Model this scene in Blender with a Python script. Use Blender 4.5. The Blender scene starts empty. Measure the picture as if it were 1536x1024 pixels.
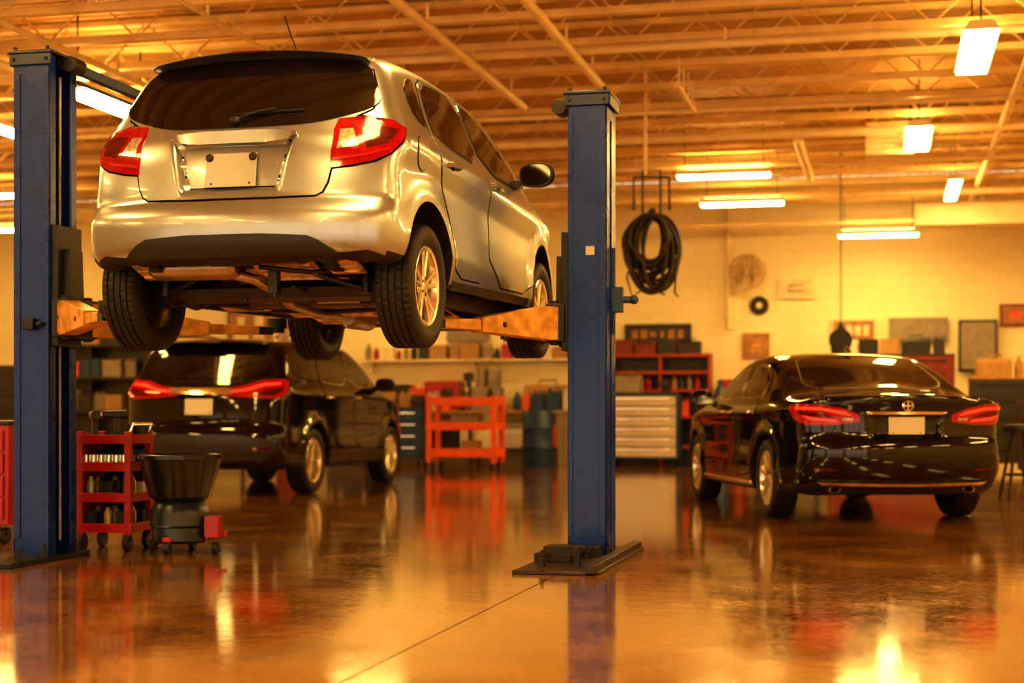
import bpy, bmesh, math, random
import numpy as np
from math import sin, cos, pi, radians, atan2, sqrt
from mathutils import Vector, Matrix, Euler
from mathutils.geometry import delaunay_2d_cdt
random.seed(7)
SC = bpy.context.scene
COL = SC.collection
try:
    SC.view_settings.view_transform = 'Standard'
    SC.view_settings.look = 'Medium High Contrast'
except Exception as e:
    print(e)
RA = radians(13.2); RC = cos(RA); RS = sin(RA)
def R(a, b, z=0.0):
    return (a*RC + b*RS, -a*RS + b*RC, z)

# ---------------------------------------------------------------- materials
MATS = {}
def mat(name, col, rough=0.5, metal=0.0, var=0.12, scale=6.0, coat=0.0, bump=0.0, emit=0.0, ecol=None, spec=None, rvar=0.08):
    if name in MATS: return MATS[name]
    m = bpy.data.materials.new(name); m.use_nodes = True
    nt = m.node_tree; N = nt.nodes; L = nt.links
    bs = N['Principled BSDF']
    tc = N.new('ShaderNodeTexCoord')
    nz = N.new('ShaderNodeTexNoise'); nz.inputs['Scale'].default_value = scale; nz.inputs['Detail'].default_value = 5
    L.new(tc.outputs['Object'], nz.inputs['Vector'])
    cr = N.new('ShaderNodeValToRGB')
    c = np.array(col[:3])
    lo = np.clip(c*(1-var), 0, 1); hi = np.clip(c*(1+var), 0, 1)
    cr.color_ramp.elements[0].position = 0.3; cr.color_ramp.elements[0].color = (*lo, 1)
    cr.color_ramp.elements[1].position = 0.7; cr.color_ramp.elements[1].color = (*hi, 1)
    L.new(nz.outputs['Fac'], cr.inputs['Fac']); L.new(cr.outputs['Color'], bs.inputs['Base Color'])
    mr = N.new('ShaderNodeMapRange')
    mr.inputs['To Min'].default_value = max(0.02, rough - rvar*0.5); mr.inputs['To Max'].default_value = min(1, rough + rvar*0.5)
    L.new(nz.outputs['Fac'], mr.inputs['Value']); L.new(mr.outputs['Result'], bs.inputs['Roughness'])
    bs.inputs['Metallic'].default_value = metal
    bs.inputs['Coat Weight'].default_value = coat
    bs.inputs['Coat Roughness'].default_value = 0.04
    if spec is not None: bs.inputs['Specular IOR Level'].default_value = spec
    if bump > 0:
        bp = N.new('ShaderNodeBump'); bp.inputs['Strength'].default_value = bump; bp.inputs['Distance'].default_value = 0.01
        nz2 = N.new('ShaderNodeTexNoise'); nz2.inputs['Scale'].default_value = scale*8
        L.new(tc.outputs['Object'], nz2.inputs['Vector']); L.new(nz2.outputs['Fac'], bp.inputs['Height']); L.new(bp.outputs['Normal'], bs.inputs['Normal'])
    if emit > 0:
        bs.inputs['Emission Color'].default_value = (*(ecol or col)[:3], 1)
        bs.inputs['Emission Strength'].default_value = emit
    MATS[name] = m
    return m

silver = mat('silver_paint', (0.36, 0.385, 0.415), 0.28, 0.8, 0.02, 3, coat=0.7, rvar=0.02)
black_paint = mat('black_paint', (0.006, 0.004, 0.003), 0.05, 0.0, 0.1, 3, rvar=0.02)
grey_trim = mat('grey_trim', (0.018, 0.021, 0.028), 0.4, 0.0, 0.1, 20)
spoiler_m = mat('spoiler_slate', (0.075, 0.085, 0.105), 0.3, 0.4, 0.05, 6, coat=.5)
plastic = mat('black_plastic', (0.010, 0.009, 0.009), 0.45, 0.0, 0.2, 20, bump=0.05)
glass_m = mat('tinted_glass', (0.008, 0.005, 0.003), 0.04, 0.0, 0.3, 2, rvar=0.02)
seam_m = mat('seam_black', (0.002, 0.002, 0.002), 0.8, spec=.1)
under_m = mat('underbody', (0.020, 0.013, 0.008), 0.6, 0.2, 0.5, 9, bump=0.3)
rubber = mat('tyre_rubber', (0.012, 0.010, 0.008), 0.6, 0.0, 0.25, 14, bump=0.1)
alloy = mat('alloy', (0.85, 0.77, 0.60), 0.25, 0.9, 0.04, 5, coat=0.3)
chrome = mat('chrome', (0.85, 0.78, 0.65), 0.12, 1.0, 0.03, 5)
steel = mat('steel', (0.42, 0.34, 0.24), 0.38, 0.9, 0.2, 12)
darksteel = mat('dark_steel', (0.04, 0.034, 0.03), 0.45, 0.7, 0.3, 12)
shield_m = mat('heat_shield', (0.64, 0.41, 0.19), 0.42, 0.5, 0.5, 16, bump=0.4)
red_lens = mat('red_lens', (0.28, 0.003, 0.005), 0.08, 0.0, 0.25, 30, emit=0.03, ecol=(1, 0.01, 0.01))
red_dark = mat('red_lens_dark', (0.09, 0.002, 0.003), 0.08, 0.0, 0.2, 30)
red_glow = mat('red_lens_lit', (0.26, 0.004, 0.004), 0.08, 0.0, 0.2, 30, emit=0.12, ecol=(1, 0.015, 0.01))
red_bar = mat('bright_red', (.8, .06, .03), .2, emit=0.9, ecol=(1, .05, .02))
clear_lens = mat('clear_lens', (0.42, 0.33, 0.24), 0.14, 0.2, 0.5, 60)
blue_m = mat('lift_blue', (0.002, 0.032, 0.27), 0.28, 0.0, 0.12, 5, spec=.4, bump=0.02)
yellow_m = mat('lift_arm_yellow', (0.62, 0.31, 0.06), 0.45, 0.1, 0.4, 11, bump=0.15)
red_m = mat('tool_red', (0.38, 0.010, 0.005), 0.3, 0.0, 0.12, 6)
dullred = mat('dull_red', (0.20, 0.022, 0.009), 0.45, 0.0, 0.2, 6)
orange_m = mat('cart_orange_red', (0.80, 0.105, 0.010), 0.4, 0.0, 0.15, 6)
white_m = mat('white_plate', (0.60, 0.55, 0.48), 0.4, 0.0, 0.04, 5)
plate_m = mat('blank_plate', (0.42, 0.41, 0.40), 0.3, 0.4, 0.04, 5)
cream = mat('cream_paint', (0.87, 0.74, 0.46), 0.5, 0.0, 0.1, 4)
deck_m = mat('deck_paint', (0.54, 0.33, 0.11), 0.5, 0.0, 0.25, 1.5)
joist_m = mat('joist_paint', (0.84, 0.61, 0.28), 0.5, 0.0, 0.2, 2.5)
pipe_m = mat('pipe_paint', (0.90, 0.72, 0.40), 0.45, 0.0, 0.1, 3)
wood = mat('wood_top', (0.38, 0.18, 0.06), 0.45, 0.0, 0.3, 8)
darkgrey = mat('dark_grey', (0.026, 0.023, 0.023), 0.4, 0.1, 0.2, 8)
grey = mat('grey_metal', (0.27, 0.22, 0.17), 0.42, 0.3, 0.15, 8)
paper = mat('paper', (0.80, 0.68, 0.46), 0.7, 0.0, 0.2, 12)
brownbox = mat('cardboard', (0.40, 0.23, 0.09), 0.8, 0.0, 0.15, 12)
bluetool = mat('tool_blue', (0.012, 0.05, 0.15), 0.4, 0.0, 0.15, 8)
lamp_m = mat('lamp_diffuser', (1, 0.85, 0.6), 0.5, emit=66.0, ecol=(1.0, 0.62, 0.17))

# ---------------------------------------------------------------- mesh builder
class MB:
    def __init__(s): s.v = []; s.f = []; s.m = []
    def add(s, vs, fs, mi=0, M=None):
        o = len(s.v)
        for p in vs:
            p = Vector(p)
            if M is not None: p = M @ p
            s.v.append(tuple(p))
        for f in fs: s.f.append([i+o for i in f]); s.m.append(mi)
        return s
    def box(s, c, d, mi=0, rot=None, taper=1.0):
        hx, hy, hz = d[0]/2, d[1]/2, d[2]/2
        vs = [(-hx,-hy,-hz),(hx,-hy,-hz),(hx,hy,-hz),(-hx,hy,-hz)] + [(x*taper,y*taper,hz) for x,y in ((-hx,-hy),(hx,-hy),(hx,hy),(-hx,hy))]
        fs = [(0,3,2,1),(4,5,6,7),(0,1,5,4),(1,2,6,5),(2,3,7,6),(3,0,4,7)]
        M = Matrix.Translation(c)
        if rot: M = M @ Euler(rot).to_matrix().to_4x4()
        return s.add(vs, fs, mi, M)
    def cyl(s, p0, p1, r0, r1=None, seg=16, mi=0):
        r1 = r0 if r1 is None else r1
        p0 = Vector(p0); p1 = Vector(p1); d = (p1-p0)
        q = d.to_track_quat('Z', 'Y').to_matrix().to_4x4(); h = d.length
        vs = [(r0*cos(2*pi*i/seg), r0*sin(2*pi*i/seg), 0) for i in range(seg)] + [(r1*cos(2*pi*i/seg), r1*sin(2*pi*i/seg), h) for i in range(seg)]
        fs = [(i, (i+1) % seg, seg+(i+1) % seg, seg+i) for i in range(seg)] + [tuple(range(seg))[::-1], tuple(range(seg, 2*seg))]
        return s.add(vs, fs, mi, Matrix.Translation(p0) @ q)
    def lathe(s, prof, seg=32, M=None, mi=0, closed=False):
        n = len(prof); vs = []; fs = []
        for i in range(seg):
            t = 2*pi*i/seg
            for r, z in prof: vs.append((r*cos(t), r*sin(t), z))
        for i in range(seg):
            j = (i+1) % seg
            for k in range(n if closed else n-1):
                l = (k+1) % n
                fs.append((i*n+k, j*n+k, j*n+l, i*n+l))
        return s.add(vs, fs, mi, M)
    def tube(s, pts, r, seg=8, mi=0):
        pts = [Vector(p) for p in pts]; n = len(pts); vs = []; fs = []
        up = Vector((0, 0, 1)); prev = None
        for i, p in enumerate(pts):
            t = (pts[min(i+1, n-1)] - pts[max(i-1, 0)]).normalized()
            if prev is None:
                a = up.cross(t)
                if a.length < 1e-3: a = Vector((1, 0, 0)).cross(t)
            else:
                a = prev - t*prev.dot(t)
            a.normalize(); prev = a; b = t.cross(a)
            for k in range(seg):
                w = 2*pi*k/seg; vs.append(tuple(p + a*r*cos(w) + b*r*sin(w)))
        for i in range(n-1):
            for k in range(seg):
                l = (k+1) % seg; fs.append((i*seg+k, i*seg+l, (i+1)*seg+l, (i+1)*seg+k))
        fs.append(tuple(range(seg))[::-1]); fs.append(tuple(range((n-1)*seg, n*seg)))
        return s.add(vs, fs, mi)
    def prism(s, poly, ax, a0, a1, mi=0, M=None):
        n = len(poly)
        def mk(p, a):
            if ax == 'x': return (a, p[0], p[1])
            if ax == 'y': return (p[0], a, p[1])
            return (p[0], p[1], a)
        vs = [mk(p, a0) for p in poly] + [mk(p, a1) for p in poly]
        fs = [(i, (i+1) % n, n+(i+1) % n, n+i) for i in range(n)] + [tuple(range(n))[::-1], tuple(range(n, 2*n))]
        return s.add(vs, fs, mi, M)
    def ball(s, c, r, mi=0, seg=16):
        r = (r, r, r) if not hasattr(r, '__len__') else r
        prof = [(max(1e-4, cos(t)), sin(t)) for t in np.linspace(-pi/2, pi/2, seg//2+1)]
        return s.lathe(prof, seg, Matrix.Translation(c) @ Matrix.Diagonal((r[0], r[1], r[2], 1)), mi)
    def mesh(s, name, mats, angle=35):
        me = bpy.data.meshes.new(name); me.from_pydata(s.v, [], s.f)
        for m in (mats if isinstance(mats, (list, tuple)) else [mats]): me.materials.append(m)
        me.polygons.foreach_set('material_index', s.m)
        bm = bmesh.new(); bm.from_mesh(me); bmesh.ops.recalc_face_normals(bm, faces=bm.faces); bm.to_mesh(me); bm.free()
        me.polygons.foreach_set('use_smooth', [True]*len(me.polygons))
        me.set_sharp_from_angle(angle=radians(angle)); me.update()
        return me
    def build(s, name, mats, parent=None, loc=(0, 0, 0), rz=0.0, bevel=0.0, angle=35, **kw):
        o = bpy.data.objects.new(name, s.mesh(name, mats, angle)); COL.objects.link(o)
        o.location = loc; o.rotation_euler = (0, 0, rz)
        if parent: o.parent = parent
        if bevel > 0:
            b = o.modifiers.new('b', 'BEVEL'); b.width = bevel; b.segments = 2; b.limit_method = 'ANGLE'; b.angle_limit = radians(40)
            b.use_clamp_overlap = True
        for k, v in kw.items(): o[k] = v
        return o
def top(name, label, category, loc, rz=0.0, group=None, rot=None):
    e = bpy.data.objects.new(name, None); COL.objects.link(e); e.empty_display_size = 0.2
    e.location = loc; e.rotation_euler = rot if rot else (0, 0, rz)
    e['label'] = label; e['category'] = category
    if group: e['group'] = group
    return e
def copy_tree(src, loc, rz=None):
    n = src.copy(); COL.objects.link(n); n.location = loc
    if rz is not None: n.rotation_euler = (0, 0, rz)
    def rec(a, b):
        for ch in a.children:
            c = ch.copy(); COL.objects.link(c); c.parent = b; rec(ch, c)
    rec(src, n)
    return n
def scatter(parent, name, mb, mats, pts, bevel=0.0):
    o = mb.build(name, mats, parent, loc=pts[0], bevel=bevel)
    for p in pts[1:]:
        c = o.copy(); COL.objects.link(c); c.parent = parent; c.location = p
    return o

# ---------------------------------------------------------------- car body engine
def chaikin(p, it=2, closed=True):
    p = np.array(p, float)
    for _ in range(it):
        q = np.roll(p, -1, axis=0)
        n = np.empty((len(p)*2, 2)); n[0::2] = .75*p+.25*q; n[1::2] = .25*p+.75*q
        p = n
    return p
def inside(poly, x, z):
    r = np.zeros(x.shape, bool); n = len(poly)
    for i in range(n):
        x0, z0 = poly[i]; x1, z1 = poly[(i+1) % n]
        if abs(z1-z0) < 1e-12: continue
        c = ((z0 > z) != (z1 > z)) & (x < (x1-x0)*(z-z0)/(z1-z0)+x0)
        r ^= c
    return r
def segdist(poly, x, z):
    d = np.full(x.shape, 1e9); n = len(poly)
    for i in range(n):
        a = poly[i]; b = poly[(i+1) % n]; e = b-a; L2 = e@e+1e-12
        t = np.clip(((x-a[0])*e[0]+(z-a[1])*e[1])/L2, 0, 1)
        d = np.minimum(d, (x-a[0]-t*e[0])**2+(z-a[1]-t*e[1])**2)
    return np.sqrt(d)
def smtab(xs, ys, sig):
    X = np.linspace(xs[0]-1, xs[-1]+1, 1200); Y = np.interp(X, xs, ys); dx = X[1]-X[0]
    n = int(3*sig/dx)+1; k = np.exp(-0.5*((np.arange(-n, n+1)*dx)/sig)**2); k /= k.sum()
    Yp = np.pad(Y, n, mode='edge'); Y = np.convolve(Yp, k, 'valid')
    return lambda v: np.interp(v, X, Y)
def sstep(t): t = np.clip(t, 0, 1); return t*t*(3-2*t)

class Body:
    def __init__(s, prof, wtab, itab, wb, arch, bow_r=.22, bow_f=.3, crown=.10, k=.13, belt_slope=0.0, recess=None, flare=.02, ysm=.15, cavity=None, ism=.025):
        s.poly = chaikin(prof, 3)
        s.y0, s.z0, s.h = -3.2, -0.3, 0.015
        ny, nz = 430, 180
        Y, Z = np.meshgrid(s.y0+np.arange(ny)*s.h, s.z0+np.arange(nz)*s.h, indexing='ij')
        D = segdist(s.poly, Y, Z); I = inside(s.poly, Y, Z)
        s.G = np.where(I, -D, D); s.ny, s.nz = ny, nz
        s.w = smtab(wtab[0], wtab[1], ysm); s.ins = smtab(itab[0], itab[1], ism)
        s.wb, s.arch = wb, arch; s.br, s.bf, s.crown, s.k, s.bs = bow_r, bow_f, crown, k, belt_slope
        s.recess = recess; s.flare = flare; s.cavity = cavity
        s.ymin = s.poly[:, 0].min(); s.ymax = s.poly[:, 0].max()
    def P(s, y, z):
        u = np.clip((y-s.y0)/s.h, 0, s.ny-2); v = np.clip((z-s.z0)/s.h, 0, s.nz-2)
        i = np.minimum(u.astype(int), s.ny-2); j = np.minimum(v.astype(int), s.nz-2); a = u-i; b = v-j
        G = s.G
        return G[i, j]*(1-a)*(1-b)+G[i+1, j]*a*(1-b)+G[i, j+1]*(1-a)*b+G[i+1, j+1]*a*b
    def f(s, x, y, z):
        ax = np.abs(x)
        wr = sstep((s.ymin+1.1-y)/1.0); wf = sstep((y-s.ymax+1.1)/1.0)
        ye = y - s.br*ax**2*wr*1.0 - s.br*.6*ax**6*wr + s.bf*ax**2*wf + s.bf*.8*ax**6*wf
        ze = z + s.crown*ax**2*sstep((z-.6)/.4)
        if s.recess:
            (cx, xt, xb, z0, z1, dep, soft) = s.recess
            hw = xb+(xt-xb)*np.clip((z-z0)/(z1-z0), 0, 1)
            m = sstep((hw-ax)/soft+.5)*sstep((z-z0)/soft+.5)*sstep((z1-z)/soft+.5)
            ye = ye - dep*m*(y < 0)
        p = s.P(ye, ze)
        W = s.w(y) - s.ins(z - s.bs*(-y))
        for yc in (-s.wb/2, s.wb/2):
            r = np.sqrt((y-yc)**2+(z-s.arch[0])**2)
            W = W + s.flare*np.exp(-((r-s.arch[1]-.02)/.07)**2)*(z < s.arch[0]+s.arch[1]+.2)
        q = ax - W
        h = np.maximum(s.k-np.abs(p-q), 0)/s.k
        r = np.maximum(p, q)+h*h*s.k*.25
        if s.cavity:
            xc, zc, yc0, yc1 = s.cavity
            r = np.maximum(r, np.minimum(np.minimum(xc-ax, zc-z), np.minimum(y-yc0, yc1-y)))
        return r
    def solve(s, O, D, tmax=2.6):
        lo = np.zeros(len(O)); hi = np.full(len(O), tmax)
        for _ in range(22):
            m = (lo+hi)/2; p = O+D*m[:, None]; v = s.f(p[:, 0], p[:, 1], p[:, 2]) > 0
            hi = np.where(v, m, hi); lo = np.where(v, lo, m)
        return O+D*lo[:, None]
    def normal(s, p):
        e = .004; g = []
        for i in range(3):
            d = np.zeros(3); d[i] = e
            a = p+d; b = p-d; g.append(s.f(a[:, 0], a[:, 1], a[:, 2])-s.f(b[:, 0], b[:, 1], b[:, 2]))
        g = np.array(g).T; return g/(np.linalg.norm(g, axis=1)[:, None]+1e-9)
    def shell(s, nx=44, ny=150, nz=40):
        idx = {}; V = []; F = []
        def vid(i, j, k):
            key = (i, j, k)
            if key not in idx: idx[key] = len(V); V.append((2*i/nx-1, 2*j/ny-1, 2*k/nz-1))
            return idx[key]
        for i in range(nx):
            for j in range(ny):
                F.append([vid(i, j, 0), vid(i, j+1, 0), vid(i+1, j+1, 0), vid(i+1, j, 0)])
                F.append([vid(i, j, nz), vid(i+1, j, nz), vid(i+1, j+1, nz), vid(i, j+1, nz)])
        for i in range(nx):
            for k in range(nz):
                F.append([vid(i, 0, k), vid(i+1, 0, k), vid(i+1, 0, k+1), vid(i, 0, k+1)])
                F.append([vid(i, ny, k), vid(i, ny, k+1), vid(i+1, ny, k+1), vid(i+1, ny, k)])
        for j in range(ny):
            for k in range(nz):
                F.append([vid(0, j, k), vid(0, j, k+1), vid(0, j+1, k+1), vid(0, j+1, k)])
                F.append([vid(nx, j, k), vid(nx, j+1, k), vid(nx, j+1, k+1), vid(nx, j, k+1)])
        V = np.array(V); yc = (s.ymin+s.ymax)/2; Lh = (s.ymax-s.ymin)/2; z0 = .72
        P = np.stack([V[:, 0]*.85, yc+V[:, 1]*Lh, z0+V[:, 2]*.62], 1)
        O = np.stack([np.zeros(len(P)), np.clip(P[:, 1], s.ymin+.75, s.ymax-.8), np.full(len(P), z0)], 1)
        D = P-O; D /= np.linalg.norm(D, axis=1)[:, None]
        return s.solve(O, D), F
    def lines(s, pts, mode):
        n = len(pts); u = pts[:, 0]; v = pts[:, 1]; Z = np.zeros(n)
        one = np.ones(n)
        if mode == 'R': return np.stack([u, Z+s.ymin+1.05, v], 1), np.stack([Z, -one, Z], 1)
        if mode == 'F': return np.stack([u, Z+s.ymax-1.0, v], 1), np.stack([Z, one, Z], 1)
        if mode == 'S':
            x0 = .66 if s.cavity else 0
            return np.stack([Z+np.where(v < .6, x0, 0), u, v], 1), np.stack([one, Z, Z], 1)
        if mode == 'T': return np.stack([u, v, Z+.7], 1), np.stack([Z, Z, one], 1)
        if mode == 'D':
            t0 = -s.ymin*.8-.35
            return np.stack([u*.8+t0*.6, u*.6-t0*.8, v], 1), np.stack([one*.6, -one*.8, Z], 1)
        if mode == 'E':
            t0 = s.ymax*.8-.4
            return np.stack([u*.8+t0*.6, -u*.6+t0*.8, v], 1), np.stack([one*.6, one*.8, Z], 1)
    def patch(s, name, poly, mode, off, m, parent, sp=.03, it=2, mirror=False, grow=0.0, skirt=.012, both=False, **kw):
        p = chaikin(poly, it) if it else np.array(poly, float)
        if grow:
            area = 0.5*np.sum(p[:, 0]*np.roll(p[:, 1], -1)-np.roll(p[:, 0], -1)*p[:, 1])
            e = np.roll(p, -1, axis=0)-np.roll(p, 1, axis=0); e /= np.linalg.norm(e, axis=1)[:, None]+1e-9
            nn = np.stack([e[:, 1], -e[:, 0]], 1)*(1 if area > 0 else -1); p = p+nn*grow
        B = []
        for i in range(len(p)):
            a = p[i]; b = p[(i+1) % len(p)]; n = max(1, int(np.linalg.norm(b-a)/(sp*.7)+.5))
            for t in range(n): B.append(a+(b-a)*t/n)
        B = np.array(B)
        xs = np.arange(B[:, 0].min(), B[:, 0].max(), sp); zs = np.arange(B[:, 1].min(), B[:, 1].max(), sp)
        X, Z = np.meshgrid(xs+.3*sp, zs+.3*sp, indexing='ij'); X = X.ravel(); Z = Z.ravel()
        ok = inside(B, X, Z) & (segdist(B, X, Z) > sp*.45)
        pts = np.concatenate([B, np.stack([X[ok], Z[ok]], 1)])
        nb = len(B)
        r = delaunay_2d_cdt([Vector(q) for q in pts], [(i, (i+1) % nb) for i in range(nb)], [], 0, 1e-7)
        v2 = np.array([tuple(q) for q in r[0]]); tris = [list(t) for t in r[2]]
        cen = np.array([(v2[t[0]]+v2[t[1]]+v2[t[2]])/3 for t in tris])
        ins = inside(B, cen[:, 0], cen[:, 1]); tris = [t for t, k in zip(tris, ins) if k]
        O, D = s.lines(v2, mode); q = s.solve(O, D); N = s.normal(q); V = q+N*off
        cnt = {}
        for t in tris:
            for a, b in ((t[0], t[1]), (t[1], t[2]), (t[2], t[0])):
                cnt[(a, b)] = 1
        bed = [e for e in cnt if (e[1], e[0]) not in cnt]
        Vl = [tuple(a) for a in V]; F = tris[:]
        low = {}
        for a, b in bed:
            for w in (a, b):
                if w not in low: low[w] = len(Vl); Vl.append(tuple(V[w]-N[w]*skirt))
            F.append([b, a, low[a], low[b]])
        objs = []
        for mir in ([False, True] if both else [mirror]):
            VV = [(-a, b, c) for a, b, c in Vl] if mir else Vl
            me = bpy.data.meshes.new(name); me.from_pydata(VV, [], F); me.materials.append(m)
            bm = bmesh.new(); bm.from_mesh(me)
            n0 = Vector(N[tris[0][0]]);
            if mir: n0.x = -n0.x
            bmesh.ops.recalc_face_normals(bm, faces=bm.faces)
            bm.faces.ensure_lookup_table()
            if bm.faces[0].normal.dot(n0) < 0: bmesh.ops.reverse_faces(bm, faces=bm.faces)
            bm.to_mesh(me); bm.free()
            me.polygons.foreach_set('use_smooth', [True]*len(me.polygons)); me.set_sharp_from_angle(angle=radians(60))
            o = bpy.data.objects.new(name, me); COL.objects.link(o); o.parent = parent
            for k, vv in kw.items(): o[k] = vv
            objs.append(o)
        return objs
    def pt(s, u, v, mode):
        O, D = s.lines(np.array([[u, v]], float), mode); q = s.solve(O, D); return q[0], s.normal(q)[0]

def body_mesh(B, name, parent, paint, dark, bump_z, arch_r, inner=.30, dark_z=.0, bump_y=None):
    V, F = B.shell()
    me = bpy.data.meshes.new(name); me.from_pydata([tuple(v) for v in V], [], F)
    me.materials.append(paint); me.materials.append(dark); me.materials.append(plastic)
    bm = bmesh.new(); bm.from_mesh(me); bmesh.ops.recalc_face_normals(bm, faces=bm.faces); bm.to_mesh(me); bm.free()
    o = bpy.data.objects.new(name, me); COL.objects.link(o)
    cb = MB()
    for yc in (-B.wb/2, B.wb/2):
        for sx in (-1, 1):
            w = float(B.w(np.array([yc]))[0])
            cb.cyl((sx*(w-inner), yc, B.arch[0]), (sx*(w+.3), yc, B.arch[0]), arch_r, seg=56, mi=1)
    cm = cb.mesh('cut', [paint, dark]); co = bpy.data.objects.new('cut', cm); COL.objects.link(co)
    md = o.modifiers.new('x', 'BOOLEAN'); md.operation = 'DIFFERENCE'; md.solver = 'EXACT'; md.object = co
    dg = bpy.context.evaluated_depsgraph_get(); me2 = bpy.data.meshes.new_from_object(o.evaluated_get(dg))
    bpy.data.objects.remove(o); bpy.data.objects.remove(co)
    bm = bmesh.new(); bm.from_mesh(me2)
    yb = bump_y if bump_y else -B.wb/2
    bmesh.ops.bisect_plane(bm, geom=bm.verts[:]+bm.edges[:]+bm.faces[:], plane_co=(0, 0, bump_z), plane_no=(0, 0, 1), dist=1e-4)
    for f in bm.faces:
        c = f.calc_center_median()
        if f.normal.z < -.55 and c.z < .5: f.material_index = 1
        elif B.cavity and abs(c.x) < B.cavity[0]+.02 and c.z < B.cavity[1]+.02 and c.y > B.cavity[2]-.02: f.material_index = 1
        elif dark_z and c.z < dark_z and f.material_index == 0: f.material_index = 2
    bm.faces.index_update()
    ids = set(f.index for f in bm.faces if f.calc_center_median().y < yb and f.calc_center_median().z < bump_z)
    bm2 = bm.copy(); bm2.faces.index_update()
    bmesh.ops.delete(bm2, geom=[f for f in bm2.faces if f.index not in ids], context='FACES')
    bmesh.ops.delete(bm, geom=[f for f in bm.faces if f.index in ids], context='FACES')
    out = []
    for b, nm in ((bm, name), (bm2, 'rear_bumper')):
        m3 = bpy.data.meshes.new(nm)
        for mm in me2.materials: m3.materials.append(mm)
        b.to_mesh(m3); b.free()
        m3.polygons.foreach_set('use_smooth', [True]*len(m3.polygons)); m3.set_sharp_from_angle(angle=radians(38))
        ob = bpy.data.objects.new(nm, m3); COL.objects.link(ob); ob.parent = parent; out.append(ob)
    return out

# ---------------------------------------------------------------- wheels
def tyre_mesh(Rr, Wd, rim):
    seg = 216; hw = Wd/2
    xs = [(-hw*.72, rim-.012, 0), (-hw*.85, rim+.004, 0), (-hw*.98, rim+(Rr-rim)*.35, 0), (-hw, rim+(Rr-rim)*.55, 0), (-hw*.94, Rr-.022, 0), (-hw*.86, Rr-.008, 1)]
    gs = [-.52, -.18, .18, .52]; gw = .035
    tr = [(-.78, 1, 1)]
    for g in gs:
        tr += [(g-gw-.012, 1, 0), (g-gw, 0, 0), (g+gw, 0, 0), (g+gw+.012, 1, 0)]
    tr += [(.78, 1, 1)]
    prof = xs[:]
    for u, up, sh in tr:
        prof.append((u*hw, Rr-.004*u*u-(0 if up else .009), 1 if abs(u) > .6 else 2))
    prof += [(-a, b, c) for a, b, c in xs[::-1]]
    vs = []; fs = []; n = len(prof)
    for i in range(seg):
        th = 2*pi*i/seg
        for x, r, s in prof:
            rr = r
            if s == 1 and i % 4 == 0: rr = r-.007
            if s == 2 and abs(x) < .5*hw and (i+2) % 6 == 0 and abs(x) > .2*hw: rr = r-.004
            vs.append((x, rr*cos(th), rr*sin(th)))
    for i in range(seg):
        j = (i+1) % seg
        for k in range(n-1): fs.append((i*n+k, i*n+k+1, j*n+k+1, j*n+k))
    mb = MB(); mb.add(vs, fs); return mb.mesh('tyre', rubber, 30)
def rim_mesh(Rr, Wd, rim, ns, twin, style=0):
    mb = MB(); hw = Wd/2; M = Euler((0, pi/2, 0)).to_matrix().to_4x4()
    mb.lathe([(rim-.012, -hw*.8), (rim-.03, -hw*.4), (rim-.035, hw*.5), (rim-.02, hw*.82), (rim-.004, hw*.86), (rim+.008, hw*.80), (rim+.002, hw*.7)], 64, M, 0)
    mb.lathe([(.001, hw*.30), (rim-.03, hw*.20), (rim-.03, -hw*.1), (.001, -hw*.1)], 48, M, 1)
    mb.lathe([(.001, hw*.45), (rim*.62, hw*.40), (rim*.63, hw*.30), (.001, hw*.3)], 48, M, 2)
    mb.lathe([(.001, hw*.78), (.028, hw*.78), (.034, hw*.72), (.055, hw*.68), (.07, hw*.5), (.001, hw*.4)], 32, M, 0)
    for k in range(ns):
        th0 = 2*pi*k/ns + .3
        for d in ((-twin, twin) if twin else (0,)):
            w0 = .014 if twin else .026; w1 = .013 if twin else .022
            def P(r, t, x): return (x, r*cos(th0)-t*sin(th0), r*sin(th0)+t*cos(th0))
            o0 = d*.5; o1 = d*2.2
            r0, r1 = .04, rim-.012
            vs = []
            for r, o, w, xf, xb in ((r0, o0, w0*1.2, hw*.72, hw*.45), ((r0+r1)/2, (o0+o1)/2, w0*.85, hw*.74, hw*.48), (r1, o1, w1*1.3, hw*.80, hw*.55)):
                vs += [P(r, o-w, xf-.006), P(r, o-w*.5, xf), P(r, o+w*.5, xf), P(r, o+w, xf-.006), P(r, o+w, xb), P(r, o-w, xb)]
            fs = []
            for s in range(2):
                for q in range(6):
                    fs.append((s*6+q, s*6+(q+1) % 6, (s+1)*6+(q+1) % 6, (s+1)*6+q))
            fs += [(0, 1, 2, 3, 4, 5), (12, 13, 14, 15, 16, 17)]
            mb.add(vs, fs, 0)
    for k in range(5):
        th = 2*pi*k/5; mb.cyl((hw*.45, .045*cos(th), .045*sin(th)), (hw*.74, .045*cos(th), .045*sin(th)), .008, seg=6, mi=1)
    return mb.mesh('rim', [alloy, plastic, steel], 30)
def wheels(parent, wb, track, Rr, Wd, rim, ns, twin, front_dz=0.0):
    tm = tyre_mesh(Rr, Wd, rim); rm = rim_mesh(Rr, Wd, rim, ns, twin)
    for y, dz in ((-wb/2, 0), (wb/2, front_dz)):
        for sx in (-1, 1):
            w = bpy.data.objects.new('wheel', rm); COL.objects.link(w); w.parent = parent
            w.location = (sx*track/2, y, Rr+dz); w.rotation_euler = (0, 0, 0 if sx > 0 else pi)
            w['label'] = 'spoked alloy wheel'
            t = bpy.data.objects.new('tyre', tm); COL.objects.link(t); t.parent = w; t['label'] = 'black rubber tyre with tread'

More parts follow.
